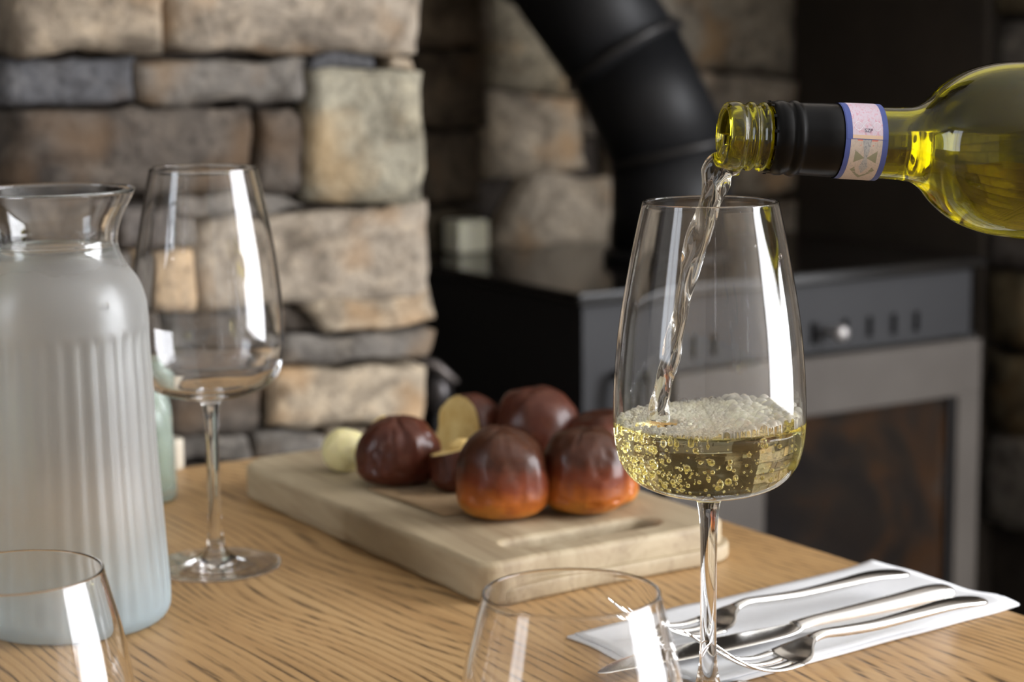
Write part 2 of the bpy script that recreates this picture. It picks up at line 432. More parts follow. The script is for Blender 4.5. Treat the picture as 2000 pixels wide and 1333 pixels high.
# recess behind the stove
wb = empty('wall_back', (0, 0, 0), BA, kind='structure', label='stone wall at the back of the stove recess', cat='wall')
UJ = 1.856
box('mortar', UL, UR, VB + .03, VB + .13, 0, ZT, MORTAR, wb)
QB = [  # stones left of the flue get darker colours that stand for its shadow
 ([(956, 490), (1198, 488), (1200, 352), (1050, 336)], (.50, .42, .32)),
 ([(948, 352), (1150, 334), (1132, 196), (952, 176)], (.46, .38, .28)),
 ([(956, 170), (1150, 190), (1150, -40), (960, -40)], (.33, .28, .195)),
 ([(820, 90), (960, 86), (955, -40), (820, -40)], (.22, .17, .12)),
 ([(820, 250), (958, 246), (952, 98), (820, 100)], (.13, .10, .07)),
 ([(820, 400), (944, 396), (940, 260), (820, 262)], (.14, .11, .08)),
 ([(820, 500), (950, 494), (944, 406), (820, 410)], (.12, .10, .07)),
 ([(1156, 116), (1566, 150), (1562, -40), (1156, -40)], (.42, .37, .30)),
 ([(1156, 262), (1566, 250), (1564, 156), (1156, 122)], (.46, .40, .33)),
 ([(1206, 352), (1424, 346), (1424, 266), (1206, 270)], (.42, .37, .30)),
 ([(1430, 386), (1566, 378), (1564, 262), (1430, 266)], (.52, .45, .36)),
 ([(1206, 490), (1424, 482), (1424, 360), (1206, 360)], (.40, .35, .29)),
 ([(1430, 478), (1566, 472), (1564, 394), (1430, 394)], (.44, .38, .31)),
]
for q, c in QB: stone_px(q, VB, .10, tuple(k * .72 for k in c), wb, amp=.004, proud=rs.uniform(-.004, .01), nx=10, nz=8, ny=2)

# right jamb of the recess: smooth dark brown panel at the back, rough stones towards the room
wj = empty('wall_right_jamb', (0, 0, 0), BA, kind='structure', label='dark stone side of the recess right of the stove', cat='wall')
box('mortar', UJ + .03, UR, VF + .02, VB, 0, ZT, MORTAR, wj)
box('dark_brown_panel', UJ - .004, UJ + .03, 1.80, VB + .01, 0, ZT, DARKRENDER, wj, bevel=.003)
side_courses(wj, UJ, VF, 1.80, .40, 1.25, 1, [BRN, DGR, BRN, GRY, (.16, .13, .08)], .06, .12)
z = .4
while z < 2.3:                                            # stones on the jamb's room-side face
    h = rs.uniform(.08, .13); u = UJ + .01
    while u < UR - .1:
        l = rs.uniform(.16, .34)
        stone([Vector((u, VF, z)), Vector((min(u + l, UR) - .01, VF, z)), Vector((min(u + l, UR) - .01, VF, z + h - .01)), Vector((u, VF, z + h - .01))], Vector((0, 1, 0)), .05, rs.choice([TAN, GRY, BRN]), wj, nx=5, nz=3, ny=1)
        u += l
    z += h
Bbox('trim_1', uR - .05, UJ + .1, VF, VF + .25, 1.36, 1.60, m_noise('shading_beam', (.03, .02, .012), (.06, .04, .025), 8, .7), kind='structure', label='added unseen dark lintel that shades the stove recess', cat='beam')  # beam out of view, added to keep light out of the recess
Bbox('trim_2', uR + .05, UJ - .02, VF + .02, VB - .02, 0, .10, FLOORM, kind='structure', label='slate hearth slab under the stove', cat='hearth')
Bbox('wall_chimney', uR - .05, UJ + .1, VF + .05, VF + .15, 1.60, ZT, PLASTER, kind='structure', label='plastered chimney breast above the added lintel', cat='wall')

# ------------------------------------------------------------------ the stove
SA = math.radians(31)
lc = atz(1130, 575, .761)
st = empty('wood_stove', (lc.x, lc.y, .10), SA, label='grey steel wood burning stove with glass door', cat='stove')
sU = Vector((math.cos(SA), math.sin(SA), 0)); sV = Vector((-math.sin(SA), math.cos(SA), 0))
SO = Vector((lc.x, lc.y, .10)); LW = .583; LD = .40; IN = .014
def spt(x, y, off=IN):
    p = hit(x, y, SO + sV * off, sV) - SO; return (p.dot(sU), p.z)
HT = .661
box('stove_top', 0, LW, 0, LD, HT - .014, HT, LIDM, st, bevel=.003)
# body: side, back, bottom, front built around the door and the vents
box('side_panel', IN, IN + .006, IN + .004, LD - .02, .05, HT - .014, BLACK, st)
box('side_panel', LW - IN - .006, LW - IN, IN + .004, LD - .02, .05, HT - .014, STOVEGREY, st)
box('back_panel', IN, LW - IN, LD - .026, LD - .02, .05, HT - .014, BLACK, st)
box('base_panel', IN, LW - IN, IN, LD - .02, .04, .05, BLACK, st)
for x in (.03, LW - .06):
    for y in (.03, LD - .07): box('leg', x, x + .03, y, y + .03, 0, .045, BLACK, st, bevel=.003)
# front facia with real vent slots
slots = []
for (cx, cy) in ((1650, 650), (1698, 643), (1745, 638), (1789, 632), (1588, 655), (1395, 662), (1345, 668)):
    a, b_ = spt(cx, cy); slots.append((a, b_))
slots.sort()
dz_top = spt(1885, 680)[1]; dz_l = spt(1330, 706)[1]
DTOP = (dz_top + dz_l) / 2
def front_plate(name, x0, x1, z0, z1, holes, mat, y0, y1, parent):
    """plate with rectangular holes: strips between the holes"""
    bm = bmesh.new()
    def addb(a, b, c, d):
        r = bmesh.ops.create_cube(bm, size=1)
        for v in r['verts']: v.co = Vector((a + (v.co.x + .5) * (b - a), y0 + (v.co.y + .5) * (y1 - y0), c + (v.co.z + .5) * (d - c)))
    if not holes: addb(x0, x1, z0, z1)
    else:
        hz0 = holes[0][2]; hz1 = holes[0][3]
        addb(x0, x1, z0, hz0); addb(x0, x1, hz1, z1)
        x = x0
        for h in holes: addb(x, h[0], hz0, hz1); x = h[1]
        addb(x, x1, hz0, hz1)
    return bm_obj(name, bm, mat, parent)
hz = sum(s[1] for s in slots) / len(slots)
front_plate('front_panel', IN, LW - IN, DTOP + .004, HT - .014, [(s[0] - .0045, s[0] + .0045, hz - .0125, hz + .0125) for s in slots], STOVEGREY, IN, IN + .006, st)
box('vent_backing', IN + .02, LW - IN - .02, IN + .014, IN + .018, DTOP, HT - .02, BLACK, st)
kx, kz = spt(1617, 647)
KNB = simple('brushed_knob', (.45, .43, .42), .45, metal=.8)
kn = lathe('vent_knob', catmull([(0, -.0), (.004, 0), (.004, .012), (.0075, .016), (.0095, .022), (.0075, .028), (0, .031)], 5), KNB, st, seg=24)
kn.location = (kx, IN, kz); kn.rotation_euler = (math.pi / 2, 0, 0)
dxl = spt(1290, 760)[0]; dxr = spt(1898, 800)[0]; oxl = spt(1480, 850)[0]; oxr = spt(1853, 850)[0]
ozt = (spt(1590, 800)[1] + spt(1853, 778)[1]) / 2
front_plate('front_panel', IN, dxl - .002, .05, DTOP + .004, [], STOVEGREY, IN, IN + .006, st)
front_plate('front_panel', dxr + .002, LW - IN, .05, DTOP + .004, [], STOVEGREY, IN, IN + .006, st)
door = front_plate('stove_door', dxl, dxr, .06, DTOP, [(oxl, oxr, .12, ozt)], DOORM, -.004 + IN - .01, IN + .006, st)
mod = door.modifiers.new('bevel', 'BEVEL'); mod.width = .0015; mod.segments = 2
m, N, L, b = nodes('stove_glass_painted_reflections')
sm = tex(N, L, 'Noise', 9, mapping(N, L, (1, 1, .6)), Detail=5, Roughness=.6, Distortion=1.0)
L.new(ramp(N, L, sm.outputs[0], [(.32, (.006, .0055, .007)), (.5, (.016, .012, .010)), (.62, (.042, .020, .009)), (.75, (.04, .034, .03))]).outputs[0], b.inputs['Base Color'])  # brownish reflections in the pane, painted into its base colour
b.inputs['Roughness'].default_value = .12; b.inputs['Transmission Weight'].default_value = .15
g = box('glass_pane', oxl - .003, oxr + .003, IN - .002, IN + .002, .117, ozt + .003, m, door)
box('gasket', oxr - .006, oxr, IN - .008, IN - .003, .12, ozt, BLACK, door)
hx, hzz = spt(1200, 785)
h_ = tube('door_handle', [(hx + .004, IN, hzz - .03), (hx, IN - .02, hzz - .028), (hx, IN - .026, hzz), (hx, IN - .02, hzz + .028), (hx + .004, IN, hzz + .03)], .006, BLACK, door, seg=12)

# flue pipe: vertical, then lobster-back bend leaning to the left
YF = lc.y + .33
p0 = atz(1315, 492, .761); YF = 2.36
fl = [aty(1315, 494, YF), aty(1312, 300, YF), aty(1220, 110, YF + .02), aty(1085, -80, YF + .05), aty(900, -300, YF + .10)]
fl[0].z = .761; fl[0].x = fl[1].x
fp = empty('flue_pipe', (fl[0].x, fl[0].y, .761), 0, label='matt black flue pipe bending up from the stove top', cat='pipe')
o0 = fl[0]
for i in range(4):
    a = fl[i] - o0; c = fl[i + 1] - o0; d = (c - a).normalized()
    tube('pipe_section', [a + d * (.0 if i == 0 else -.012), c + d * .012], .0715 - (.0012 * (i % 2)), PIPEM, fp, seg=48)
    if i: 
        t0 = (fl[i] - fl[i - 1]).normalized(); tm = (t0 + d).normalized()
        tube('seam_ring', [a - tm * .004, a + tm * .004], .0775, simple('seam_metal', (.03, .028, .027), .4, metal=.3), fp, seg=48)
lathe('base_collar', [(.071, 0), (.082, 0), (.082, .012), (.076, .016), (.071, .016)], PIPEM, fp, seg=48, closed=True)

# cream block on the stove top beside the pillar
bp = atz(910, 492, .761)
cb = empty('cream_block', (bp.x, bp.y, .761), SA, label='small cream white block standing on the stove top beside the pillar', cat='candle')
CREAM = simple('cream_wax', (.90, .90, .74), .5); CREAM.node_tree.nodes['Principled BSDF'].inputs['Subsurface Weight'].default_value = .2
CREAM.node_tree.nodes['Principled BSDF'].inputs['Subsurface Radius'].default_value = (.01, .01, .006)
box('wax_body', -.020, .024, -.018, .022, 0, .040, CREAM, cb, bevel=.003, seg=3)
tube('wick', [(.002, .002, .038), (.002, .003, .044), (.004, .003, .047)], .0007, BLACK, cb, seg=8)

# things by the foot of the pillar (between pillar and stove)
pk = hit(852, 770, BV * (VF + .25), BV)
tl = empty('fire_tongs', (pk.x, pk.y, 0), 0, label='dark iron fire tool standing between pillar and stove', cat='fire tool')
tube('shaft', [(0, 0, .02), (0, 0, pk.z - .02)], .005, BLACK, tl, seg=10)
kb = lathe('handle_knob', catmull([(0, -.022), (.010, -.018), (.017, 0), (.012, .016), (0, .022)], 5), simple('dull_iron', (.05, .045, .045), .3, metal=.6), tl, seg=20)
kb.location = (0, 0, pk.z)
a_ = Vector((-.02, 0, pk.z + .035)); tube('hook', [a_, (.0, 0, pk.z + .03), (.022, 0, pk.z + .012)], [.006, .006, .003], simple('dull_iron_2', (.16, .14, .13), .35, metal=.5), tl, seg=10)
lathe('foot', [(0, 0), (.07, 0), (.07, .008), (.01, .02), (0, .02)], BLACK, tl, seg=24)

# ------------------------------------------------------------------ table
tc_ = atz(870, 838)                    # its back corner
TA = math.radians(32.9)
tu = Vector((math.cos(TA), math.sin(TA), 0)); tv = Vector((-math.sin(TA), math.cos(TA), 0))
c1 = atz(640, 874); c2 = atz(1990, 1200)
back_v = c1.dot(tv); right_u = ((c2).dot(tu) + atz(1410, 1012).dot(tu)) / 2
TW, TL = .80, 1.45
tb_o = tu * (right_u - TW / 2) + tv * (back_v - TL / 2)
tab = empty('dining_table', (tb_o.x, tb_o.y, 0), TA, label='oiled oak dining table with pronounced grain in the foreground', cat='table')
tt = box('tabletop', -TW / 2, TW / 2, -TL / 2, TL / 2, .722, .75, OAK, tab, bevel=.0025, seg=3)
OAK2 = OAK
for sx in (-1, 1):
    for sy in (-1, 1):
        box('leg', sx * (TW / 2 - .09) - .03, sx * (TW / 2 - .09) + .03, sy * (TL / 2 - .10) - .03, sy * (TL / 2 - .10) + .03, 0, .722, OAK, tab, bevel=.003)
box('apron', -TW / 2 + .08, TW / 2 - .08, TL / 2 - .11, TL / 2 - .09, .64, .722, OAK, tab); box('apron', -TW / 2 + .08, TW / 2 - .08, -TL / 2 + .09, -TL / 2 + .11, .64, .722, OAK, tab)
box('apron', TW / 2 - .10, TW / 2 - .08, -TL / 2 + .1, TL / 2 - .1, .64, .722, OAK, tab); box('apron', -TW / 2 + .08, -TW / 2 + .10, -TL / 2 + .1, TL / 2 - .1, .64, .722, OAK, tab)
ZTAB = .7502

# ------------------------------------------------------------------ chopping board
def slab(name, outline, hole, z0, z1, bev, mat, parent):
    cu = bpy.data.curves.new(name, 'CURVE'); cu.dimensions = '2D'; cu.fill_mode = 'BOTH'
    for pts in (outline, hole):
        if not pts: continue
        sp = cu.splines.new('POLY'); sp.points.add(len(pts) - 1); sp.use_cyclic_u = True
        for p, q in zip(sp.points, pts): p.co = (q[0], q[1], 0, 1)
    cu.extrude = (z1 - z0) / 2 - bev; cu.bevel_depth = bev; cu.bevel_resolution = 4; cu.offset = -bev
    tmp = bpy.data.objects.new('tmp', cu); COL.objects.link(tmp)
    bpy.context.view_layer.update()
    me = bpy.data.meshes.new_from_object(tmp.evaluated_get(bpy.context.evaluated_depsgraph_get()))
    bpy.data.objects.remove(tmp); bpy.data.curves.remove(cu)
    bm = bmesh.new(); bm.from_mesh(me); bmesh.ops.remove_doubles(bm, verts=bm.verts, dist=1e-5)
    for v in bm.verts: v.co.z += (z0 + z1) / 2
    bmesh.ops.recalc_face_normals(bm, faces=bm.faces); bm.to_mesh(me); bm.free()
    me.name = name; me.materials.clear(); me.materials.append(mat)
    for p in me.polygons: p.use_smooth = abs(p.normal.z) < .95
    return link_obj(bpy.data.objects.new(name, me), parent)
def rrect(x0, x1, y0, y1, r, n=8):
    out = []
    for (cx, cy, a0, rr) in ((x1 - r[1], y0 + r[1], -90, r[1]), (x1 - r[2], y1 - r[2], 0, r[2]), (x0 + r[3], y1 - r[3], 90, r[3]), (x0 + r[0], y0 + r[0], 180, r[0])):
        for k in range(n + 1):
            a = math.radians(a0 + 90 * k / n); out.append((cx + rr * math.cos(a), cy + rr * math.sin(a)))
    return out
bo = atz(940, 1186)
BAng = math.radians(32.0)
brd = empty('chopping_board', (bo.x, bo.y, ZTAB), BAng, label='thick pale wooden chopping board with a hand slot, bread on it', cat='board')
def wob(pts, amp=.0012, s=0):
    return [(x + amp * noise.noise(Vector((x * 40, y * 40, s))), y + amp * noise.noise(Vector((x * 40, y * 40, s + 9)))) for x, y in pts]
BH = .0215
def dens(pts, step=.006):
    out = []
    for i in range(len(pts)):
        a = pts[i]; b = pts[(i + 1) % len(pts)]; d = math.hypot(b[0] - a[0], b[1] - a[1]); n = max(1, int(d / step))
        for k in range(n): out.append((a[0] + (b[0] - a[0]) * k / n, a[1] + (b[1] - a[1]) * k / n))
    return out
slot = []
for (cx, a0) in ((.118, -90), (.040, 90)):
    for k in range(13):
        a = math.radians(a0 + 180 * k / 12); slot.append((cx + .0095 * math.cos(a), .0265 + .0095 * math.sin(a)))
slab('board_body', wob(dens(rrect(0, .163, 0, .300, (.010, .022, .02, .026)))), slot, 0, BH, .0035, BOARD, brd)
slab('edge_ledge', wob(dens(rrect(.004, .1668, -.0035, .06, (.012, .024, .01, .01))), .0008, 4), slot, 0, BH * .42, .002, BOARD, brd)
ZB = ZTAB + BH

# ------------------------------------------------------------------ bread
def m_crust():
    m, N, L, b = nodes('glossy_brown_crust')
    tc = N.new('ShaderNodeTexCoord'); sep = N.new('ShaderNodeSeparateXYZ'); L.new(tc.outputs['Object'], sep.inputs[0])
    n = tex(N, L, 'Noise', 32, tc.outputs['Object'], Detail=5, Roughness=.6)
    n2 = tex(N, L, 'Noise', 160, tc.outputs['Object'], Detail=5, Roughness=.7)
    ma = N.new('ShaderNodeMath'); ma.operation = 'MULTIPLY_ADD'; L.new(n.outputs[0], ma.inputs[0]); ma.inputs[1].default_value = .030; L.new(sep.outputs[2], ma.inputs[2])
    sc = N.new('ShaderNodeMath'); sc.operation = 'MULTIPLY'; L.new(ma.outputs[0], sc.inputs[0]); sc.inputs[1].default_value = 16
    # object z (metres above board) *16: .05 m -> .8
    cr = ramp(N, L, sc.outputs[0], [(.28, (.66, .29, .045)), (.42, (.44, .12, .016)), (.58, (.16, .030, .008)), (.74, (.052, .014, .006)), (.95, (.055, .019, .008))])
    c2 = mix(N, L, ramp(N, L, n2.outputs[0], [(.5, 0), (.7, .35)]).outputs[0], cr.outputs[0], (.16, .06, .03))
    L.new(c2, b.inputs['Base Color']); b.inputs['Roughness'].default_value = .40; b.inputs['Coat Weight'].default_value = .30; b.inputs['Coat Roughness'].default_value = .16
    b.inputs['Specular IOR Level'].default_value = .2
    bump(N, L, b, n2.outputs[0], .35, .0012); return m
CRUST = m_crust()
CRUSTD = m_crust(); CRUSTD.name = 'dark_brown_crust'
_r = [n for n in CRUSTD.node_tree.nodes if n.type == 'VALTORGB'][0].color_ramp.elements
for e, (p, c) in zip(_r, [(.10, (.24, .07, .02)), (.2, (.14, .03, .010)), (.34, (.085, .018, .008)), (.6, (.06, .014, .007)), (.85, (.07, .018, .009))]): e.position = p; e.color = (*c, 1)
CRUMB = m_noise('yellow_crumb', (.62, .40, .12), (.80, .62, .27), 90, .8, .8, .003)
def lobe(name, c, rx, ry, h, mat, parent, rot=0, wr=0, cuts=(), seed=0, nlon=64, nlat=40, sq=1.0, base=.27):
    """domed bun lobe; c centre on the board (local), h height; wr creases; cuts: planes (point, normal) flattening it (torn side)"""
    verts = []; faces = []
    for j in range(nlat + 1):
        ph = math.pi * j / nlat
        for i in range(nlon):
            th = 2 * math.pi * i / nlon
            sx = math.sin(ph) ** sq; x = sx * math.cos(th); y = sx * math.sin(th); z = math.cos(ph)
            zz = (z * (1 - base) if z > 0 else z * base) + base       # 0..1, belly low
            bulge = 1 + .05 * math.sin(ph * 2 + 1)
            d = Vector((x, y, z)); k = noise.noise(d * 1.6 + Vector((seed, 0, 0))) * .07 + noise.noise(d * 4 + Vector((seed, 3, 0))) * .025
            if wr:
                f = abs(noise.noise(Vector((th * 2.2 + seed, z * .9 + .3 * math.sin(th * 3), seed)))) 
                k -= wr * max(0, .10 - f) / .10 * (.35 + .65 * max(0, 1 - abs(z - .1)))
            p = Vector((x * rx * bulge, y * ry * bulge, 0)) * (1 + k)
            p.z = h * zz * (1 + k * .6)
            verts.append(p)
    for j in range(nlat):
        for i in range(nlon):
            i2 = (i + 1) % nlon; faces.append((j * nlon + i, j * nlon + i2, (j + 1) * nlon + i2, (j + 1) * nlon + i))
    bm = bmesh.new(); vs = [bm.verts.new(v) for v in verts]
    for f in faces: bm.faces.new([vs[k] for k in f])
    bmesh.ops.remove_doubles(bm, verts=bm.verts, dist=1e-5)
    mats = 1
    me = None
    for (pt, nr) in cuts:
        g = bmesh.ops.bisect_plane(bm, geom=bm.verts[:] + bm.edges[:] + bm.faces[:], plane_co=Vector(pt), plane_no=Vector(nr), clear_outer=True)
        ed = [e for e in g['geom_cut'] if isinstance(e, bmesh.types.BMEdge)]
        r = bmesh.ops.holes_fill(bm, edges=ed, sides=0)
        nf = r['faces']
        for f in nf: f.material_index = 1
        bmesh.ops.recalc_face_normals(bm, faces=bm.faces)
    for f in bm.faces:
        f.smooth = f.material_index == 0
    me = bpy.data.meshes.new(name); bm.normal_update(); bmesh.ops.recalc_face_normals(bm, faces=bm.faces); bm.to_mesh(me); bm.free()
    me.materials.append(mat); me.materials.append(CRUMB)
    o = link_obj(bpy.data.objects.new(name, me), parent); o.location = c; o.rotation_euler = (0, 0, rot); return o
# pull-apart loaf
lf = atz(1060, 975, ZB)
loaf = empty('pull_apart_loaf', (lf.x, lf.y, ZB), 0, label='large glossy brown pull-apart loaf of joined buns on the board', cat='bread')
def rel(x, y, o, dz=0): 
    p = atz(x, y, ZB); return Vector((p.x - o.x, p.y - o.y, dz))
lobe('bun_lobe', rel(982, 1008, lf), .0275, .0275, .0490, CRUST, loaf, wr=.05, seed=1.3, sq=.72)
lobe('bun_lobe', rel(1143, 998, lf), .0262, .0265, .0470, CRUST, loaf, wr=.09, seed=5.1, sq=.72)
lobe('bun_lobe', rel(1050, 908, lf), .0290, .0265, .0480, CRUSTD, loaf, wr=.03, seed=8.1, sq=.75)
lobe('bun_lobe', rel(1178, 915, lf), .0255, .0250, .0360, CRUST, loaf, wr=.04, seed=2.6, sq=.75)
lobe('bun_lobe', rel(1200, 982, lf), .0140, .0180, .0230, CRUST, loaf, wr=.04, seed=9.6, sq=.8)
# roll at the left
rl = atz(779, 945, ZB)
roll = empty('bread_roll', (rl.x, rl.y, ZB), 0, label='dark brown torn roll left of the loaf, beside the pale yellow ball', cat='bread')
lobe('crust', (0, 0, 0), .0262, .0235, .0400, CRUSTD, roll, wr=.10, seed=3.7, sq=.75)
lobe('crust_fold', (-.006, -.003, .001), .0150, .0195, .0375, CRUSTD, roll, wr=.05, seed=6.3, sq=.8)
cr_ = lobe('crumb', (-.008, .004, .014), .012, .010, .0255, CRUMB, roll, seed=1.0)
# torn piece standing behind
tp = atz(915, 900, ZB)
torn = empty('torn_bun', (tp.x, tp.y, ZB), 0, label='half bun with pale torn face standing behind the small dark piece', cat='bread')
lobe('crust', (0, 0, 0), .0265, .0240, .0415, CRUSTD, torn, wr=.05, seed=11.2, cuts=[((-.006, -.004, .02), (-.80, -.60, .10))], sq=.8)
# little piece between roll and loaf
sp_ = atz(893, 958, ZB)
pc = empty('bread_piece', (sp_.x, sp_.y, ZB), 0, label='small torn bread piece with yellow top between roll and loaf', cat='bread')
lobe('crust', (0, 0, 0), .0165, .0185, .0330, CRUSTD, pc, wr=.05, seed=14.2, cuts=[((0, 0, .0245), (-.25, .1, 1))], sq=.8)
lobe('crumb', (.004, .004, .017), .0115, .010, .0125, CRUMB, pc, wr=.1, seed=4.4)
# pale yellow ball
bb = atz(674, 921, ZB)
BUT = simple('pale_butter', (.80, .72, .38), .45); bt = BUT.node_tree.nodes['Principled BSDF']; bt.inputs['Subsurface Weight'].default_value = .3; bt.inputs['Subsurface Radius'].default_value = (.006, .005, .002)
ball = lobe('butter_ball', (bb.x, bb.y, ZB), .0145, .0145, .0262, BUT, None, seed=21, sq=.95, base=.45)
tag(ball, 'smooth pale yellow ball at the left end of the board', 'butter')
# paper under the bread
pw = []
for (x, y) in ((715, 958), (866, 1011), (905, 1007), (1010, 1002), (1110, 960), (1000, 905), (830, 912)):
    p = atz(x, y, ZB); pw.append((p.x, p.y))
pc0 = Vector((sum(p[0] for p in pw) / len(pw), sum(p[1] for p in pw) / len(pw), ZB))
bm = bmesh.new()
f = bm.faces.new([bm.verts.new((p[0] - pc0.x, p[1] - pc0.y, .0006)) for p in pw])
bmesh.ops.triangulate(bm, faces=[f]); 
for _ in range(4): bmesh.ops.subdivide_edges(bm, edges=bm.edges[:], cuts=1)
for v in bm.verts: v.co.z += .0009 * abs(noise.noise(v.co * 55))
g = bmesh.ops.extrude_face_region(bm, geom=bm.faces[:])
for v in g['geom']:
    if isinstance(v, bmesh.types.BMVert): v.co.z += .00025
ppr = bm_obj('brown_paper', bm, m_noise('kraft_paper', (.30, .195, .10), (.38, .26, .145), 50, .8, .2, .0006), smooth=True); ppr.location = pc0
tag(ppr, 'piece of brown baking paper under the bread on the board', 'paper')
# two faint rows of illegible print on the paper
bm = bmesh.new()
for row, (xa, xb, ya, yb) in enumerate(((775, 835, 962, 962), (780, 832, 969, 969))):
    x = xa
    while x < xb:
        wd = rs.uniform(3, 8); q = [atz(x, ya - 1.2, ZB), atz(x + wd, ya - 1.2, ZB), atz(x + wd, ya + 1.2, ZB), atz(x, ya + 1.2, ZB)]
        bm.faces.new([bm.verts.new((p.x - pc0.x, p.y - pc0.y, .0021)) for p in q]); x += wd + 2.5
bm_obj('faint_print', bm, simple('faded_ink', (.14, .10, .07), .8), ppr)

# ------------------------------------------------------------------ wine glasses
def glass_profile(T=.0011):
    # bottom of foot (axis) -> foot rim -> stem -> bowl outside -> rim -> bowl inside -> axis
    foot_b = [(0, .0006), (.015, .0005), (.031, .0001), (.0345, .0003)]
    foot_t = [(.0351, .0009), (.0340, .0015), (.022, .0026), (.011, .0048), (.0062, .0090)]
    stem = [(.0043, .0160), (.0036, .0270), (.0034, .0450), (.0035, .0650), (.0038, .0800), (.0047, .0880)]
    bowl = [(.0062, .0915), (.0135, .0934), (.0235, .0958), (.0318, .1000), (.0367, .1060), (.0390, .1130), (.0401, .1220), (.0402, .1320), (.0396, .1460), (.0375, .1670), (.0343, .1860), (.0310, .2030), (.0281, .2160)]
    out = catmull(foot_b + foot_t + stem + bowl, 5)
    i_foot = (len(foot_b) + len(foot_t)) * 5; i_stem = (len(foot_b) + len(foot_t) + len(stem)) * 5
    o_bowl = out[i_stem:]
    n0 = len(out)
    rim = [(.0280, .2164), (.0277, .2167), (.0273, .2167), (.0270, .2164)]
    inner = [(.0281 - T, .2160), (.0310 - T, .2030), (.0343 - T, .1860), (.0375 - T, .1670), (.0396 - T, .1460), (.0402 - T, .1320), (.0401 - T, .1220), (.0389 - T, .1135), (.0365 - T, .1075), (.0310, .1022), (.0230, .0985), (.0130, .0968), (0, .0962)]
    ins = catmull(inner, 5); ins[-1] = (0, ins[-1][1])
    return out + rim + ins, i_foot, i_stem, [(r, z) for r, z in inner]
WG, iF, iS, WG_IN = glass_profile()
def wine_glass(loc, label, group=None, first=None):
    t = empty('wine_glass', loc, 0, label=label, cat='wine glass', group=group)
    if first is None:
        split_lathe([('foot', 0, iF), ('stem', iF, iS), ('bowl', iS, len(WG))], WG, GLASS, t, seg=128)
    else:
        for ch in first.children:
            c = ch.copy(); COL.objects.link(c); c.parent = t
    return t
gm = aty(1384.5, 990, .82); gm.z = ZTAB
g_main = wine_glass(gm, 'wine glass in front being filled with white wine from the bottle', 'long-stemmed wine glasses')
gb = atz(423, 1106); gb.z = ZTAB
g_back = wine_glass(gb, 'empty wine glass standing behind the frosted carafe', 'long-stemmed wine glasses', g_main)

# stemless tumblers near the camera
def tumbler_profile():
    T = .0011
    o = [(0, .0008), (.018, .0006), (.0250, .0008), (.0300, .0026), (.0350, .0080), (.0392, .0180), (.0408, .0290), (.0406, .0420), (.0388, .0590), (.0360, .0760), (.0320, .0920), (.0302, .0992)]
    i = [(.0302 - T, .0992), (.0320 - T, .0920), (.0360 - T, .0760), (.0388 - T, .0590), (.0406 - T, .0420), (.0408 - T, .0290), (.0385, .0185), (.034, .0100), (.028, .0056), (.018, .0044), (0, .0042)]
    a = catmull(o, 5); b = catmull(i, 5); b[-1] = (0, b[-1][1])
    return a + [(.0302, .0996), (.0299, .0999), (.0294, .0999), (.0291, .0996)] + b, len(a) - 6
TP, iR = tumbler_profile()
def tumbler(px, py, D, label):
    p = aty(px, py, D); loc = Vector((p.x, p.y, ZTAB))
    t = empty('water_tumbler', loc, 0, label=label, cat='tumbler', group='stemless water tumblers')
    return t
t1 = tumbler(1116, 1168, .652, 'empty stemless tumbler front centre, its rim below the wine glass')
split_lathe([('base', 0, 20), ('body', 20, iR), ('rim', iR, iR + 16), ('body', iR + 16, len(TP))], TP, GLASS, t1, seg=128)
t2 = tumbler(33, 1112, .685, 'empty stemless tumbler at the left front before the frosted carafe')
for ch in t1.children:
    c = ch.copy(); COL.objects.link(c); c.parent = t2

# ------------------------------------------------------------------ wine in the glass
def m_wine(name, col, ior=1.34):
    m = simple(name, col, 0.0, trans=1, ior=ior); return m
WINE = m_wine('white_wine', (.96, .91, .56))
WZ = aty(1389, 820, gm.y).z - ZTAB            # wine level above the table
ins = catmull(WG_IN, 5)
low = [(r + .00012, z - .0001) for r, z in ins if z <= WZ - .0015]
rt_ = np.interp(WZ, [z for r, z in reversed(ins)], [r for r, z in reversed(ins)])
low = [(0, low[-1][1])] + list(reversed(low))[1:]
prof = low + [(rt_ + .00012, WZ)] 
top = []
for k in range(1, 26):
    r = rt_ * (1 - k / 25); top.append((r if k < 25 else 0, WZ - .0012 * min(1, k / 3.0)))
def surf_r(r, z, a): return r
sx_, sy_ = None, None
wine = empty('white_wine', (gm.x, gm.y, ZTAB), 0, label='pale golden fizzing white wine filling the front wine glass', cat='wine')
wl = lathe('wine_body', prof + top, WINE, wine, seg=96)
ld = aty(1288, 812, gm.y - .008)
LX, LY = ld.x - gm.x, ld.y - gm.y
for v in wl.data.vertices:
    if v.co.z > WZ - .0025:
        r = math.hypot(v.co.x, v.co.y)
        if r < rt_ - .001:
            d = math.hypot(v.co.x - LX, v.co.y - LY)
            v.co.z += (.0016 * math.cos(d * 900) * math.exp(-d * 55) + .0010 * noise.noise(Vector((v.co.x * 130, v.co.y * 130, 0)))) * min(1, (rt_ - r) / .004)
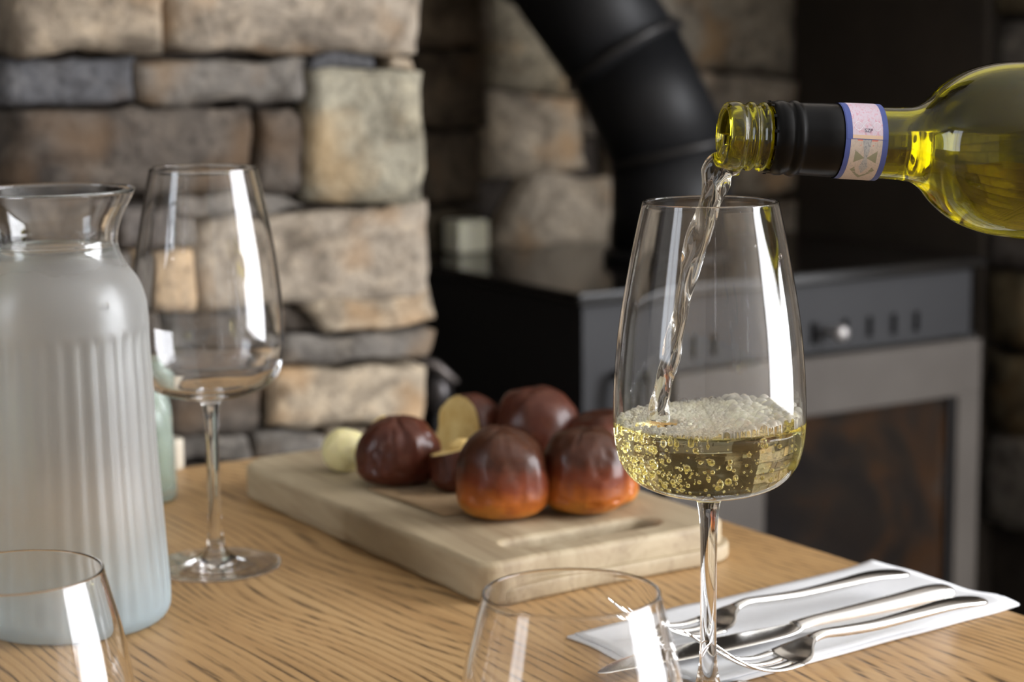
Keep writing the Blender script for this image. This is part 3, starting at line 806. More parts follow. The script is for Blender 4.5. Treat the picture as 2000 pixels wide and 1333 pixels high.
# air bubbles under the surface: spheres with inward normals inside the liquid
import itertools
def ico(sub):
    bm = bmesh.new(); bmesh.ops.create_icosphere(bm, subdivisions=sub, radius=1)
    v = np.array([x.co[:] for x in bm.verts]); f = [[q.index for q in x.verts] for x in bm.faces]; bm.free(); return v, np.array(f)
IC2 = ico(2)
zs_ = [z for r, z in reversed(ins)]; rs_ = [r for r, z in reversed(ins)]
rb = random.Random(11)
V = []; Fc = []; off = 0; cen = []
tries = 0
while len(cen) < 520 and tries < 20000:
    tries += 1
    left = rb.random() < .52
    r_ = min(.0016, .00025 + rb.expovariate(1 / .00042)) if left else min(.0015, .00018 + rb.expovariate(1 / .00030))
    z = rb.uniform(.099, WZ - .003)
    R_ = np.interp(z, zs_, rs_) - r_ - .0006
    if left: th = rb.gauss(math.radians(205), .55); rr = R_ * (1 - abs(rb.gauss(0, .16)))
    else: th = rb.uniform(math.pi, 2 * math.pi); rr = R_ * math.sqrt(rb.uniform(.25, 1))
    if rr < 0 or rr > R_: continue
    c = np.array([rr * math.cos(th), rr * math.sin(th), z])
    if any(np.linalg.norm(c - q) < r_ + s for q, s in cen): continue
    cen.append((c, r_))
for c, r_ in cen:
    V.append(IC2[0] * r_ + c); Fc.append(IC2[1][:, ::-1] + off); off += len(IC2[0])
me = bpy.data.meshes.new('bubbles'); me.from_pydata(np.concatenate(V).tolist(), [], np.concatenate(Fc).tolist()); me.shade_smooth(); me.materials.append(WINE)
bo_ = link_obj(bpy.data.objects.new('bubbles', me), wine); tag(bo_, kind='stuff')
# foam: packed bubble caps as one relief on the surface, thick at the right
def foam():
    n = 430; R0 = rt_ - .0004
    xs = np.linspace(-R0, R0, n); X, Y = np.meshgrid(xs, xs); H = np.full((n, n), -1.0)
    rf = random.Random(5); st_ = xs[1] - xs[0]
    def dens_(x, y):
        d = math.hypot(x - LX, y - LY)
        a = (x + .6 * abs(y) * 0) / R0
        return min(1.0, max(0, (d - .0085) / .006)) * (1 if x > -.022 else .0 if rf.random() < .7 else 1)
    cnt = 0
    for k in range(17000):
        a = rf.uniform(0, 2 * math.pi); rr = R0 * math.sqrt(rf.random()); x = rr * math.cos(a); y = rr * math.sin(a)
        if rf.random() > dens_(x, y): continue
        b = min(.0015, .00036 + rf.expovariate(1 / .00017))
        if x > .01 and rf.random() < .03: b = rf.uniform(.0016, .0028)
        if rr + b * .6 > R0: continue
        i0 = max(0, int((x - b + R0) / st_)); i1 = min(n, int((x + b + R0) / st_) + 2); j0 = max(0, int((y - b + R0) / st_)); j1 = min(n, int((y + b + R0) / st_) + 2)
        dx = X[j0:j1, i0:i1] - x; dy = Y[j0:j1, i0:i1] - y; d2 = b * b - dx * dx - dy * dy
        hh = np.where(d2 > 0, np.sqrt(np.maximum(d2, 0)) * 1.15 + (.0010 if x > 0 else .0003), -1)
        H[j0:j1, i0:i1] = np.maximum(H[j0:j1, i0:i1], hh)
    RR = np.hypot(X, Y); ok = (RR < R0)
    lift = .0022 * np.clip((X + .005) / .04, 0, 1)
    Z = np.where(H > 0, H + lift * (H > 0), -.0008)
    idx = -np.ones((n, n), int); vs = []
    for j in range(n):
        for i in range(n):
            if ok[j, i]: idx[j, i] = len(vs); vs.append((X[j, i], Y[j, i], WZ + Z[j, i]))
    fs = []
    keep = (H > 0)
    for j in range(n - 1):
        for i in range(n - 1):
            q = (idx[j, i], idx[j, i + 1], idx[j + 1, i + 1], idx[j + 1, i])
            if min(q) >= 0 and (keep[j, i] or keep[j, i + 1] or keep[j + 1, i + 1] or keep[j + 1, i]): fs.append(q)
    return vs, fs
vs, fs = foam()
m, N, L, b = nodes('foam_film')
b.inputs['Base Color'].default_value = (.97, .96, .88, 1); b.inputs['Roughness'].default_value = .03; b.inputs['Transmission Weight'].default_value = .42; b.inputs['IOR'].default_value = 1.25
FOAM = m
fm = mesh_obj('foam', vs, fs, FOAM, wine, smooth=True, recalc=False); tag(fm, kind='stuff')
# a few big bubbles standing in the foam by the rim (thin shells)
SH = simple('bubble_film', (1, 1, 1), 0.0, trans=1, ior=1.33)
V = []; Fc = []; off = 0
for (x, y, r_) in ((.012, .030, .0034), (.0175, .0285, .0026), (.024, .0245, .003), (.030, .0185, .0028), (.0345, .006, .0034), (.0300, -.010, .003), (.005, .0335, .0022), (-.002, .0345, .0018), (-.008, .033, .0020), (.021, -.024, .0024), (.012, -.031, .0018), (.034, .013, .002)):
    for sgn, q in ((1, r_), (-1, r_ * .93)):
        V.append(IC2[0] * q + np.array([x, y, WZ + .0012])); Fc.append((IC2[1] if sgn > 0 else IC2[1][:, ::-1]) + off); off += len(IC2[0])
me = bpy.data.meshes.new('large_bubbles'); me.from_pydata(np.concatenate(V).tolist(), [], np.concatenate(Fc).tolist()); me.shade_smooth(); me.materials.append(SH)
tag(link_obj(bpy.data.objects.new('large_bubbles', me), wine), kind='stuff')
# droplets clinging inside the bowl
for i, (x, y) in enumerate(((1524, 503), (1471, 478))):
    p = aty(x, y, gm.y - .02); z = p.z - ZTAB; R_ = np.interp(z, [q[1] for q in reversed(ins)], [q[0] for q in reversed(ins)])
    dx = p.x - gm.x; dy = -math.sqrt(max(0, R_ * R_ - dx * dx)) 
    d = lathe('droplet', catmull([(0, -.0013), (.0008, -.0007), (.0009, 0), (.0004, .0011), (0, .0014)], 4), SH, wine, seg=12); d.location = (dx, dy, z); d.scale = (1, 1, 1) if i == 0 else (.55, .55, .6)

# ------------------------------------------------------------------ the bottle (axis along local +X, mouth at the origin)
k_ = .81 / 3900
ph = math.radians(8)
m0 = aty(1412, 264, .808)
m1 = aty(2000, 293, .808 + .122 * math.sin(ph))
ax = (m1 - m0).normalized()
bz = ax.to_track_quat('X', 'Z')
bot = empty('wine_bottle', m0, 0, label='olive green wine bottle tilted in from the right, pouring wine', cat='bottle')
bot.rotation_mode = 'QUATERNION'; bot.rotation_quaternion = bz
K = k_ * 1.005
def X_(px): return (px - 1412) * K / math.cos(ph)
OUT = [(1412, 58), (1416, 63), (1426, 66), (1440, 66), (1447, 62), (1453, 61), (1459, 66), (1466, 67), (1471, 62), (1478, 61), (1484, 66), (1490, 67), (1495, 62), (1502, 60), (1512, 64), (1524, 66), (1540, 66), (1600, 67.5), (1700, 69), (1760, 70.5), (1790, 74), (1806, 82), (1822, 95), (1840, 114), (1862, 132), (1888, 148), (1918, 160), (1955, 169), (2000, 174), (2060, 176.5), (2600, 176.5), (2770, 176)]
outp = catmull([(r * K, X_(x)) for x, r in OUT], 4)
bottom = [(172 * K, X_(2782)), (150 * K, X_(2788)), (110 * K, X_(2778)), (60 * K, X_(2745)), (0, X_(2730))]
IN_ = [(0, X_(2712)), (70 * K, X_(2728)), (120 * K, X_(2758)), (150 * K, X_(2766)), (163 * K, X_(2750)), (164 * K, X_(2600)), (164 * K, X_(2060)), (161 * K, X_(2000)), (155 * K, X_(1955)), (145 * K, X_(1918)), (132 * K, X_(1888)), (115 * K, X_(1862)), (96 * K, X_(1840)), (78 * K, X_(1822)), (65 * K, X_(1806)), (57 * K, X_(1786)), (54 * K, X_(1750)), (51 * K, X_(1600)), (49 * K, X_(1440)), (50 * K, X_(1418))]
inp = catmull(IN_, 4); inp[0] = (0, inp[0][1])
lip = [(52 * K, X_(1412.5)), (55 * K, X_(1411.3))]
bprof = outp + bottom[:-1] + [(0, bottom[-1][1])] 
allp = [(0, 0)]  # placeholder
m, N, L, b = nodes('olive_glass')
b.inputs['Base Color'].default_value = (.50, .47, .02, 1); b.inputs['Transmission Weight'].default_value = 1; b.inputs['Roughness'].default_value = 0; b.inputs['IOR'].default_value = 1.5
OLIVE = m
# outer and inner shells in one watertight mesh: start at outer base centre, go to the mouth, back inside to the inner base centre
full = [(0, bottom[-1][1])] + list(reversed(bottom[:-1])) + list(reversed(outp)) + [lip[1], lip[0]] + list(reversed(inp))
gl = lathe('glass_body', full, OLIVE, bot, seg=128, axis='x')
# screw-thread start marks and bead
# closure skirt left on the neck: black aluminium sleeve with beads
BLKALU = simple('black_aluminium_sleeve', (.003, .003, .0033), .28, spec=.12)
SL = [(1500, 66.5), (1500, 69.5), (1511, 70), (1516, 72.5), (1526, 72.5), (1533, 70), (1538, 68.5), (1541, 72), (1547, 74), (1553, 73), (1557, 70.5), (1562, 70), (1600, 70.8), (1690, 72.6), (1690, 70)]
sl = lathe('screw_cap_sleeve', [(r * K, X_(x)) for x, r in SL], BLKALU, bot, seg=96, axis='x', closed=True)
# perforated edge: little torn bridges
for k in range(14):
    a = 2 * math.pi * k / 14
    bx = box('torn_bridge', X_(1495), X_(1501), -.0006, .0006, 69 * K, 71 * K, BLKALU, sl); bx.rotation_euler = (a, 0, 0)
# excise strip round the neck, blue edged, patterned
def patch(name, pts, mat, parent, rad=73.6, lift=0.0, sub=10):
    """pts: polygon of (px x, angle deg) on the neck; angle 0 = towards camera, + = up"""
    bm = bmesh.new(); f = bm.faces.new([bm.verts.new((p[0], p[1], 0)) for p in pts])
    if sub:
        a0 = min(p[1] for p in pts); a1 = max(p[1] for p in pts); n = max(1, int((a1 - a0) / 6))
        for k in range(1, n):
            a = a0 + (a1 - a0) * k / n
            bmesh.ops.bisect_plane(bm, geom=bm.verts[:] + bm.edges[:] + bm.faces[:], plane_co=(0, a, 0), plane_no=(0, 1, 0))
    for v in bm.verts:
        a = math.radians(v.co.y); r = (rad + lift + (v.co.x - 1680) * .014) * K
        v.co = Vector((X_(v.co.x), -r * math.cos(a), r * math.sin(a)))
    me = bpy.data.meshes.new(name); bm.to_mesh(me); bm.free(); me.shade_smooth(); me.materials.append(mat)
    return link_obj(bpy.data.objects.new(name, me), parent)
XC = 8    # the strip sits between these picture columns
bx0, bx1 = 1633, 1716
def m_print(name, c0, c1, c2, sc):
    m, N, L, b = nodes(name)
    t = tex(N, L, 'Noise', sc, mapping(N, L, (1, 1, .35)), Detail=4, Roughness=.8)
    w_ = tex(N, L, 'Wave', sc * .55, mapping(N, L), Distortion=6.0, Detail=2)
    a = mix(N, L, ramp(N, L, t.outputs[0], [(.5, 0), (.62, .8)]).outputs[0], (*c0, 1), (*c1, 1))
    a = mix(N, L, ramp(N, L, w_.outputs[0], [(.82, 0), (.95, .5)]).outputs[0], a, (*c2, 1))
    L.new(a, b.inputs['Base Color']); b.inputs['Roughness'].default_value = .55; return m
PINK = m_print('pink_security_paper', (.62, .52, .60), (.62, .26, .34), (.66, .62, .74), 900)
BEIGE = m_print('beige_security_paper', (.52, .44, .38), (.36, .32, .30), (.60, .52, .44), 1500)
BLUE = simple('blue_border', (.055, .085, .30), .5); CORAL = simple('coral_print', (.66, .22, .16), .6); SAGE = simple('sage_print', (.25, .25, .17), .6); PEACH = simple('peach_band', (.68, .50, .36), .6); INK = simple('ink', (.03, .03, .08), .6); SPEC = m_print('speckled_print', (.40, .40, .40), (.10, .11, .14), (.45, .44, .42), 2600); WLINE = simple('pale_line', (.75, .74, .80), .6)
strip = patch('tax_strip', [(bx0, -175), (bx1, -175), (bx1, 175), (bx0, 175)], BLUE, bot, 73.9)
# lower half: beige; upper half: pink (overlapping end of the strip at about +5 deg)
i0, i1 = bx0 + 10, bx1 - 11
patch('lower_print', [(i0, -175), (i1, -175), (i1, 6), (i0, 6)], BEIGE, strip, 74.1)
patch('upper_print', [(i0 - 8, 6), (i1 + 10, 6), (i1 + 10, 175), (i0 - 8, 175)], BLUE, strip, 74.5)
patch('upper_print', [(i0 + 3, 12), (i1, 12), (i1, 175), (i0 + 3, 175)], PINK, strip, 74.7)
patch('peach_band', [(i0 + 3, 7), (i1, 7), (i1, 12.5), (i0 + 3, 12.5)], PEACH, strip, 74.75)
xm = (i0 + i1) / 2 + 1
patch('printed_triangle', [(i0 + 12, 6), (i0 + 24, 6), (i0 + 20, -4)], CORAL, strip, 74.2); patch('printed_triangle', [(i1 - 22, 6), (i1 - 8, 6), (i1 - 18, -4)], CORAL, strip, 74.2)
patch('speckled_column', [(xm - 9, 6), (xm + 9, 6), (xm + 3, -22), (xm + 9, -38), (xm, -52), (xm - 9, -38), (xm - 3, -22)], SPEC, strip, 74.22)
patch('printed_cross', [(xm - 22, -10), (xm - 2, -22), (xm - 22, -30)], SAGE, strip, 74.2); patch('printed_cross', [(xm + 22, -10), (xm + 2, -22), (xm + 22, -30)], SAGE, strip, 74.2)
patch('printed_diamond', [(xm - 24, -44), (xm - 17, -38), (xm - 10, -52), (xm, -58), (xm, -66)], SAGE, strip, 74.2); patch('printed_diamond', [(xm + 24, -44), (xm + 17, -38), (xm + 10, -52), (xm, -58), (xm, -66)], SAGE, strip, 74.2)
for s_ in (0, 1):
    pts = []
    for k in range(17):
        t = k / 16; pts.append((i0 + 6 + t * (i1 - i0 - 10), 26 + 7 * math.sin(t * 9 + s_ * math.pi)))
    poly = pts + [(x, a + 1.2) for x, a in reversed(pts)]
    patch('printed_wave', poly, WLINE, strip, 74.8)
# tiny print on the strip
fc = bpy.data.curves.new('strip_text', 'FONT'); fc.body = 'SZP'; fc.size = .0021; fc.align_x = 'CENTER'; fc.extrude = 0
fo = bpy.data.objects.new('tmp', fc); COL.objects.link(fo); bpy.context.view_layer.update()
tm_ = bpy.data.meshes.new_from_object(fo.evaluated_get(bpy.context.evaluated_depsgraph_get())); bpy.data.objects.remove(fo)
tm_.materials.clear(); tm_.materials.append(INK); fo = link_obj(bpy.data.objects.new('strip_text', tm_), strip)
a = math.radians(17); rr = 75.3 * K
fo.location = (X_(xm + 2), -rr * math.cos(a), rr * math.sin(a)); fo.rotation_euler = (math.pi / 2 - a, 0, 0)

# wine inside the bottle: inner cavity below a level plane
LEV = aty(1900, 256, .815).z
bpy.context.view_layer.update()
wi = [(r + .00010, z) for r, z in inp]; wi[0] = (0, wi[0][1] + .0001)
mouth = [(wi[-1][0], X_(1414)), (0, X_(1414))]
wb_ = lathe('wine_in_bottle', wi[:-1] + mouth, simple('wine_in_bottle', (.99, .97, .66), 0, trans=1, ior=1.34), None, seg=96, axis='x')
mw = Matrix.Translation(m0) @ bz.to_matrix().to_4x4()
bm = bmesh.new(); bm.from_mesh(wb_.data); bm.transform(mw)
g = bmesh.ops.bisect_plane(bm, geom=bm.verts[:] + bm.edges[:] + bm.faces[:], plane_co=(0, 0, LEV), plane_no=(0, 0, 1), clear_outer=True)
bmesh.ops.holes_fill(bm, edges=[e for e in bm.edges if e.is_boundary], sides=0)
bm.transform(Matrix.Translation(-m0)); 
for f in bm.faces: f.smooth = len(f.verts) < 8
bmesh.ops.recalc_face_normals(bm, faces=bm.faces); bm.to_mesh(wb_.data); bm.free(); wb_.location = m0
tag(wb_, 'white wine lying level inside the tilted green bottle', 'wine')

# ------------------------------------------------------------------ the falling stream
path = [(1446, 300, 30), (1424, 312, 30), (1408, 328, 26), (1398, 352, 26), (1388, 385, 24), (1378, 420, 22), (1364, 468, 20), (1349, 520, 18.5), (1337, 570, 17), (1327, 620, 16), (1316, 668, 15), (1308, 705, 15.5), (1300, 738, 18), (1294, 770, 20), (1289, 800, 19), (1286, 822, 16)]
pp = catmull([(x, y, r) for x, y, r in path], 12)
pts = [aty(x, y, m0.y + (LY + gm.y - m0.y) * min(1, max(0, (y - 300) / 500))) for x, y, r in pp]; rad = [r * K for x, y, r in pp]
def sshape(i, a):
    s = i / 12
    tw = s * .75
    q = 1 + .20 * math.cos(2 * (a - tw)) + .10 * math.cos(3 * (a + tw * .8)) + .16 * noise.noise(Vector((math.cos(a) * 1.2, math.sin(a) * 1.2, s * .55))) + .06 * noise.noise(Vector((math.cos(a) * 3, math.sin(a) * 3, s * 1.1)))
    return q * 1.0
STREAM = simple('falling_wine', (.98, .96, .90), 0, trans=1, ior=1.34)
so = tube('wine_stream', [p - pts[0] for p in pts], rad, STREAM, None, seg=40, shape=sshape); so.location = pts[0]
tag(so, 'clear twisting stream of wine falling from the bottle into the glass', 'wine stream')

# ------------------------------------------------------------------ the frosted carafe
cc = atz(140, 1210); cc.z = ZTAB
car = empty('water_carafe', cc, 0, label='ribbed glass water carafe misted with condensation, clear flared neck', cat='carafe')
CO = [(.0394, .2127), (.0371, .2080), (.0331, .2005), (.0306, .1930), (.0304, .1853), (.0335, .1775), (.0392, .1690), (.0424, .1600), (.0434, .1500), (.0437, .1370), (.0444, .1200), (.0455, .0809), (.0470, .0560), (.0483, .0320), (.0492, .0120), (.0484, .0050), (.0455, .0012), (.040, .0)]
CT = .0022
cot = catmull(CO, 7)
cin = catmull([(max(.001, r - CT), z) for r, z in CO[:15]] + [(.0455, .0075), (.040, .0060), (.02, .0062), (0, .0062)], 7); cin[-1] = (0, cin[-1][1])
cprof = [(0, .0010)] + [(.02, .0008)] + list(reversed(cot)) + [(.0392, .2136), (.0380, .2136)] + cin
def ribs(r, z, a):
    if z > .1465 or z < .006 or r < .030: return r
    k = min(1, (.1465 - z) / .003) * min(1, (z - .006) / .006)
    return r - .00065 * k * (.5 + .5 * math.cos(a * 34)) 
def m_frost():
    m, N, L, b = nodes('misted_glass')
    tc = N.new('ShaderNodeTexCoord'); sep = N.new('ShaderNodeSeparateXYZ'); L.new(tc.outputs['Object'], sep.inputs[0])
    n = tex(N, L, 'Noise', 35, tc.outputs['Object'], Detail=4)
    ma = N.new('ShaderNodeMath'); ma.operation = 'MULTIPLY_ADD'; L.new(n.outputs[0], ma.inputs[0]); ma.inputs[1].default_value = -.018; L.new(sep.outputs[2], ma.inputs[2])
    mist = N.new('ShaderNodeMapRange'); mist.inputs[1].default_value = .179; mist.inputs[2].default_value = .165; L.new(ma.outputs[0], mist.inputs[0])
    drops = tex(N, L, 'Voronoi', 900, tc.outputs['Object'])
    ro = N.new('ShaderNodeMath'); ro.operation = 'MULTIPLY'; L.new(mist.outputs[0], ro.inputs[0]); ro.inputs[1].default_value = .36; L.new(ro.outputs[0], b.inputs['Roughness'])
    b.inputs['Transmission Weight'].default_value = 1; b.inputs['IOR'].default_value = 1.45
    hz_ = ramp(N, L, sep.outputs[2], [(0, (.72, .90, .95)), (.035, (.84, .95, .97)), (.06, (.97, .98, .97)), (1, (1, 1, 1))])
    L.new(hz_.outputs[0], b.inputs['Base Color'])
    # the mist itself: minute droplets that scatter light, mixed over the glass
    df = N.new('ShaderNodeBsdfTranslucent'); df.inputs[0].default_value = (.92, .94, .93, 1)
    dd = N.new('ShaderNodeBsdfDiffuse'); dd.inputs[0].default_value = (.86, .88, .87, 1)
    mx0 = N.new('ShaderNodeMixShader'); mx0.inputs[0].default_value = .5; L.new(df.outputs[0], mx0.inputs[1]); L.new(dd.outputs[0], mx0.inputs[2])
    mx = N.new('ShaderNodeMixShader'); fa = N.new('ShaderNodeMath'); fa.operation = 'MULTIPLY'; L.new(mist.outputs[0], fa.inputs[0]); fa.inputs[1].default_value = .26
    foot_ = N.new('ShaderNodeMapRange'); foot_.inputs[1].default_value = .045; foot_.inputs[2].default_value = .008; foot_.inputs[4].default_value = .30; L.new(sep.outputs[2], foot_.inputs[0])
    fs_ = N.new('ShaderNodeMath'); L.new(fa.outputs[0], fs_.inputs[0]); L.new(foot_.outputs[0], fs_.inputs[1]); L.new(fs_.outputs[0], mx.inputs[0])
    tint = ramp(N, L, sep.outputs[2], [(.005, (.78, .93, 1.0)), (.05, (.95, .95, .93))]); L.new(tint.outputs[0], df.inputs[0]); L.new(tint.outputs[0], dd.inputs[0]); L.new(b.outputs[0], mx.inputs[1]); L.new(mx0.outputs[0], mx.inputs[2]); L.new(mx.outputs[0], N['Material Output'].inputs['Surface'])
    return m
FROST = m_frost()
nA = 2 + 3 * 7; nN = 2 + (len(CO) - 1 - 5) * 7 + 1
nrim = 2 + len(cot)
split_lathe([('body', 0, nN), ('neck', nN, nrim - 8), ('rim', nrim - 8, nrim + 6), ('inner_wall', nrim + 6, len(cprof))], cprof, FROST, car, seg=272, rfun=ribs, mats={'neck': FROST, 'rim': GLASS, 'inner_wall': GLASS})
# water inside
WL = aty(140, 478, cc.y).z - ZTAB
cw = [(r + .0001, z) for r, z in cin if z < WL - .001]
rw = np.interp(WL, [z for r, z in reversed(cin[:90])], [r for r, z in reversed(cin[:90])])
water = lathe('carafe_water', [(0, WL - .0008), (rw - .003, WL - .0008), (rw - .001, WL - .0003), (rw + .0001, WL)] + cw, simple('water', (.97, 1, .99), 0, trans=1, ior=1.33), None, seg=96)
water.location = cc; tag(water, 'water filling the misted carafe up to its neck', 'water')
# water drops on the outside
for (x, y, s) in ((200, 603, 1.0), (150, 482, .8), (52, 850, .5), (234, 886, .4)):
    p = aty(x, y, cc.y - .04); z = p.z - ZTAB; R_ = np.interp(z, [q[1] for q in reversed(CO)], [q[0] for q in reversed(CO)]); dx = p.x - cc.x
    d = lathe('water_drop', catmull([(0, -.0016), (.0011, -.0008), (.0013, 0), (.0006, .0014), (0, .0018)], 4), SH, car, seg=14)
    d.location = (dx, -math.sqrt(max(0, R_**2 - dx**2)) - .0002, z); d.scale = (s, s, s)

# ------------------------------------------------------------------ small glass bottle and cream pot behind the carafe
gp = atz(300, 978); gp.z = ZTAB
PALEG = simple('pale_green_glass', (.80, .92, .84), .18, trans=.75, ior=1.45)
gpo = empty('glass_bottle', gp, 0, label='pale green glass bottle half hidden behind the carafe', cat='bottle')
def facet(r, z, a):
    if .040 < z < .066: return r * (1 - .07 * abs(math.sin(a * 4 + z * 90)))
    return r
gpp = catmull([(0, .001), (.010, .0), (.0135, .001), (.0145, .004), (.0143, .02), (.0140, .038), (.0137, .050), (.0120, .062), (.0085, .070), (.0060, .073), (.0055, .076)], 5)
gpi = catmull([(.0042, .076), (.0047, .073), (.0072, .069), (.0105, .061), (.0122, .050), (.0125, .038), (.0127, .02), (.0128, .008), (.008, .006), (0, .006)], 5); gpi[-1] = (0, .006)
lathe('body', gpp + gpi, PALEG, gpo, seg=64, rfun=facet)
lathe('stopper', catmull([(0, .070), (.0035, .070), (.0038, .077), (.0050, .079), (.0045, .084), (0, .085)], 4), PALEG, gpo, seg=32)
cp = atz(336, 917); cp.z = ZTAB
lathe('cream_pot', catmull([(0, 0), (.007, 0), (.0078, .001), (.0080, .010), (.0080, .019), (.0077, .0205), (.0070, .0205), (.0068, .018), (.0066, .006), (0, .005)], 4), simple('cream_ceramic', (.72, .66, .54), .4), None, seg=40)
o = COL.objects['cream_pot']; o.location = cp; tag(o, 'small cream pot at the table edge beside the green glass bottle', 'pot')

# ------------------------------------------------------------------ napkin
n1 = atz(1106, 1247); n2 = atz(1703, 1106); n3 = atz(1962, 1196)
nu = (n2 - n1); nl = nu.length; nu.normalize(); nv = Vector((nu.y, -nu.x, 0)); nw = (n3 - n2).dot(nv)
NAP = m_noise('white_paper_napkin', (.76, .77, .79), (.80, .81, .83), 300, .85, .15, .0003)
nap = empty('paper_napkin', (n1.x, n1.y, ZTAB), math.atan2(nu.y, nu.x), label='folded white paper napkin under the cutlery', cat='napkin')
def napkin_layer(name, x0, x1, y0, y1, z0, th, seed, skew=0.0):
    nx, ny = 40, 20; vs = []; fs = []
    def P(i, j, top):
        s = i / nx; t = j / ny; x = x0 + (x1 - x0) * s; y = y0 + (y1 - y0) * t
        x += skew * t + .0025 * noise.noise(Vector((t * 3, seed, 0))) * (1 if s > .9 or s < .1 else .3)
        zz = z0 + (.0016 * max(0, noise.noise(Vector((x * 22, y * 30, seed)))) ) * (1 if top else .6)
        if s > .93: zz += .002 * (s - .93) / .07 * (.4 + noise.noise(Vector((t * 5, seed, 2))))
        return (x, -y, max(.0002, zz) + (th if top else 0))
    for top in (1, 0):
        for j in range(ny + 1):
            for i in range(nx + 1): vs.append(P(i, j, top))
    M = (nx + 1) * (ny + 1)
    for j in range(ny):
        for i in range(nx):
            a = j * (nx + 1) + i; fs.append((a, a + 1, a + nx + 2, a + nx + 1)); fs.append((M + a, M + a + nx + 1, M + a + nx + 2, M + a + 1))
    bd = [i for i in range(nx + 1)] + [j * (nx + 1) + nx for j in range(1, ny + 1)] + [ny * (nx + 1) + i for i in range(nx - 1, -1, -1)] + [j * (nx + 1) for j in range(ny - 1, 0, -1)]
    for k in range(len(bd)): a, c = bd[k], bd[(k + 1) % len(bd)]; fs.append((a, M + a, M + c, c))
    return mesh_obj(name, vs, fs, NAP, nap)
napkin_layer('lower_fold', 0, nl, 0, nw, .0003, .0009, 1.0)
napkin_layer('upper_fold', .004, nl - .002, .002, nw - .003, .0014, .0009, 4.0)
ZN = ZTAB + .0036

# ------------------------------------------------------------------ cutlery
def loft(name, secs, mat, parent, n=14):
    """secs: (x, yc, z, halfwidth, halfthick)"""
    vs = []; fs = []
    for (x, yc, z, hw, ht) in secs:
        for k in range(n):
            a = 2 * math.pi * k / n; ca, sa = math.cos(a), math.sin(a)
            vs.append((x, yc + hw * math.copysign(abs(ca) ** .8, ca), z + ht * math.copysign(abs(sa) ** .8, sa)))
    for i in range(len(secs) - 1):
        for k in range(n): k2 = (k + 1) % n; fs.append((i * n + k, i * n + k2, (i + 1) * n + k2, (i + 1) * n + k))
    fs.append(tuple(range(n))); fs.append(tuple((len(secs) - 1) * n + k for k in range(n)))
    return mesh_obj(name, vs, fs, mat, parent)
def dish_loft(name, secs, mat, parent, n=16):
    """like loft but the section is bowed (edges higher by cup)"""
    vs = []; fs = []
    for (x, z, hw, ht, cup) in secs:
        for side in (1, -1):
            for k in range(n + 1):
                t = -1 + 2 * k / n
                if side < 0: t = -t
                e = math.sqrt(max(0, 1 - t ** 6))
                vs.append((x, t * hw, z + cup * t * t + side * ht * e))
    M = 2 * (n + 1)
    for i in range(len(secs) - 1):
        for k in range(M): k2 = (k + 1) % M; fs.append((i * M + k, i * M + k2, (i + 1) * M + k2, (i + 1) * M + k))
    fs.append(tuple(range(M))); fs.append(tuple((len(secs) - 1) * M + k for k in range(M)))
    o = mesh_obj(name, vs, fs, mat, parent); return o
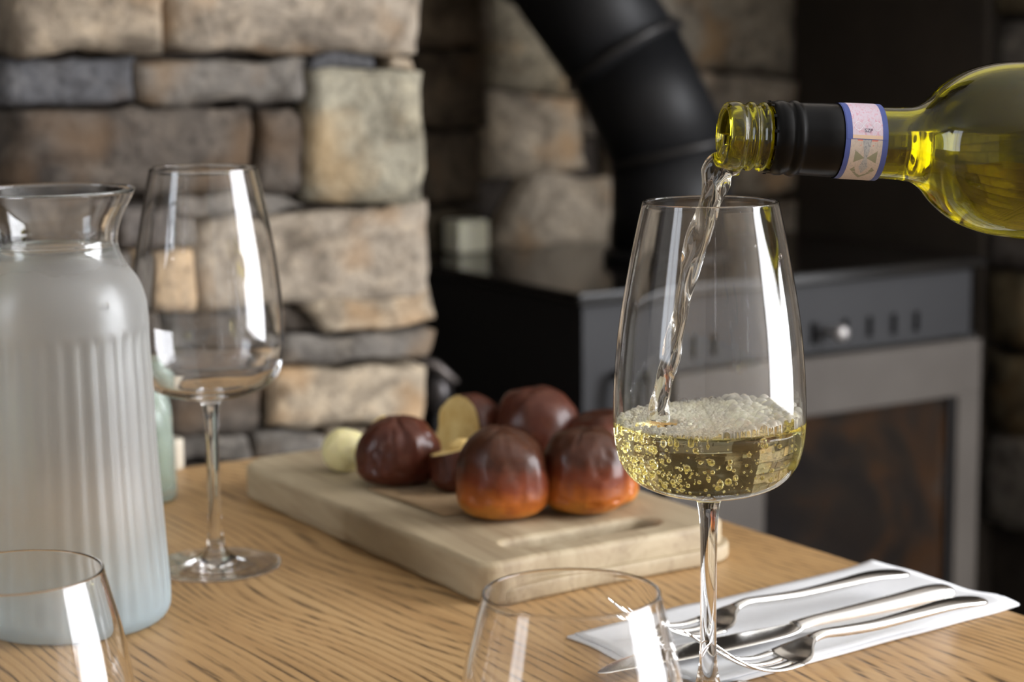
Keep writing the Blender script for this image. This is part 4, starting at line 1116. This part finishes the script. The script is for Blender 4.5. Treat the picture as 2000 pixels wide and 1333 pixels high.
def fork(tail, head, label, first=None):
    d = head - tail; ang = math.atan2(d.y, d.x)
    t = empty('fork', (tail.x, tail.y, ZN), ang, label=label, cat='fork', group='forks on the napkin')
    if first:
        for ch in first.children:
            c = ch.copy(); COL.objects.link(c); c.parent = t
        return t
    hs = [(0, 0, .0100, .0022, .0008), (.002, 0, .0104, .0048, .0013), (.008, 0, .0110, .0066, .0017), (.022, 0, .0118, .0062, .0020), (.045, 0, .0108, .0045, .0022), (.070, 0, .0098, .0032, .0024), (.090, 0, .0105, .0026, .0024), (.102, 0, .0112, .0025, .0021), (.109, 0, .0100, .0031, .0018)]
    loft('handle', [tuple(x) for x in catmull(hs, 5)], STEEL, t, 18)
    hd = [(.1075, .0103, .0030, .0013, 0), (.112, .0084, .0060, .0010, .0005), (.1155, .0058, .0098, .0009, .0010), (.119, .0038, .0118, .0009, .0014), (.124, .0025, .0123, .0009, .0016)]
    dish_loft('head', [tuple(x) for x in catmull(hd, 4)], STEEL, t)
    for y in (-.0102, -.0034, .0034, .0102):
        cu = .0016 * (y / .0122) ** 2
        ts = [(.1225, y, .0027 + cu, .0022, .0009), (.1320, y, .0020 + cu, .0020, .0009), (.142, y * 1.0, .0032 + cu, .0018, .00085), (.152, y * .98, .0070 + cu, .0015, .0008), (.162, y * .95, .0130 + cu, .0012, .0007), (.170, y * .92, .0190 + cu, .0008, .0006), (.1745, y * .9, .0226 + cu, .0003, .0003)]
        loft('tine', [tuple(x) for x in catmull(ts, 4)], STEEL, t, 10)
    return t
fa_t = atz(1770, 1127, .762); fa_h = atz(1385, 1228, .756)
fA = fork(fa_t, fa_h, 'steel fork farthest back on the napkin, its tines over the napkin edge')
fb_t = atz(1921, 1180, .762); fb_h = atz(1490, 1303, .756)
fB = fork(fb_t, fb_h, 'steel fork nearest the camera on the napkin, in front of the knife', fA)
kt = atz(1857, 1152, .763); kp = atz(1160, 1312, .755); kd = kp - kt
kn_ = empty('table_knife', (kt.x, kt.y, ZN), math.atan2(kd.y, kd.x), label='steel table knife lying between the two forks', cat='knife')
kl = kd.length
ks = [(0, 0, .0075, .0030, .0025), (.002, 0, .0078, .0052, .0040), (.010, 0, .0078, .0064, .0050), (.035, 0, .0066, .0060, .0048), (.065, 0, .0054, .0050, .0042), (.085, 0, .0048, .0042, .0036), (.094, 0, .0045, .0046, .0026)]
loft('handle', [tuple(x) for x in catmull(ks, 5)], STEEL, kn_, 20)
bl_ = [(.092, 0, .0045, .0046, .0018), (.100, .0010, .0042, .0070, .0010), (.115, .0010, .0038, .0088, .0008), (.150, .0010, .0030, .0094, .0007), (.175, .0016, .0026, .0086, .0006), (.190, .0030, .0024, .0062, .0005), (kl - .003, .0050, .0022, .0030, .0004), (kl, .0058, .0022, .0008, .0003)]
loft('blade', [tuple(x) for x in catmull(bl_, 5)], STEEL, kn_, 20)
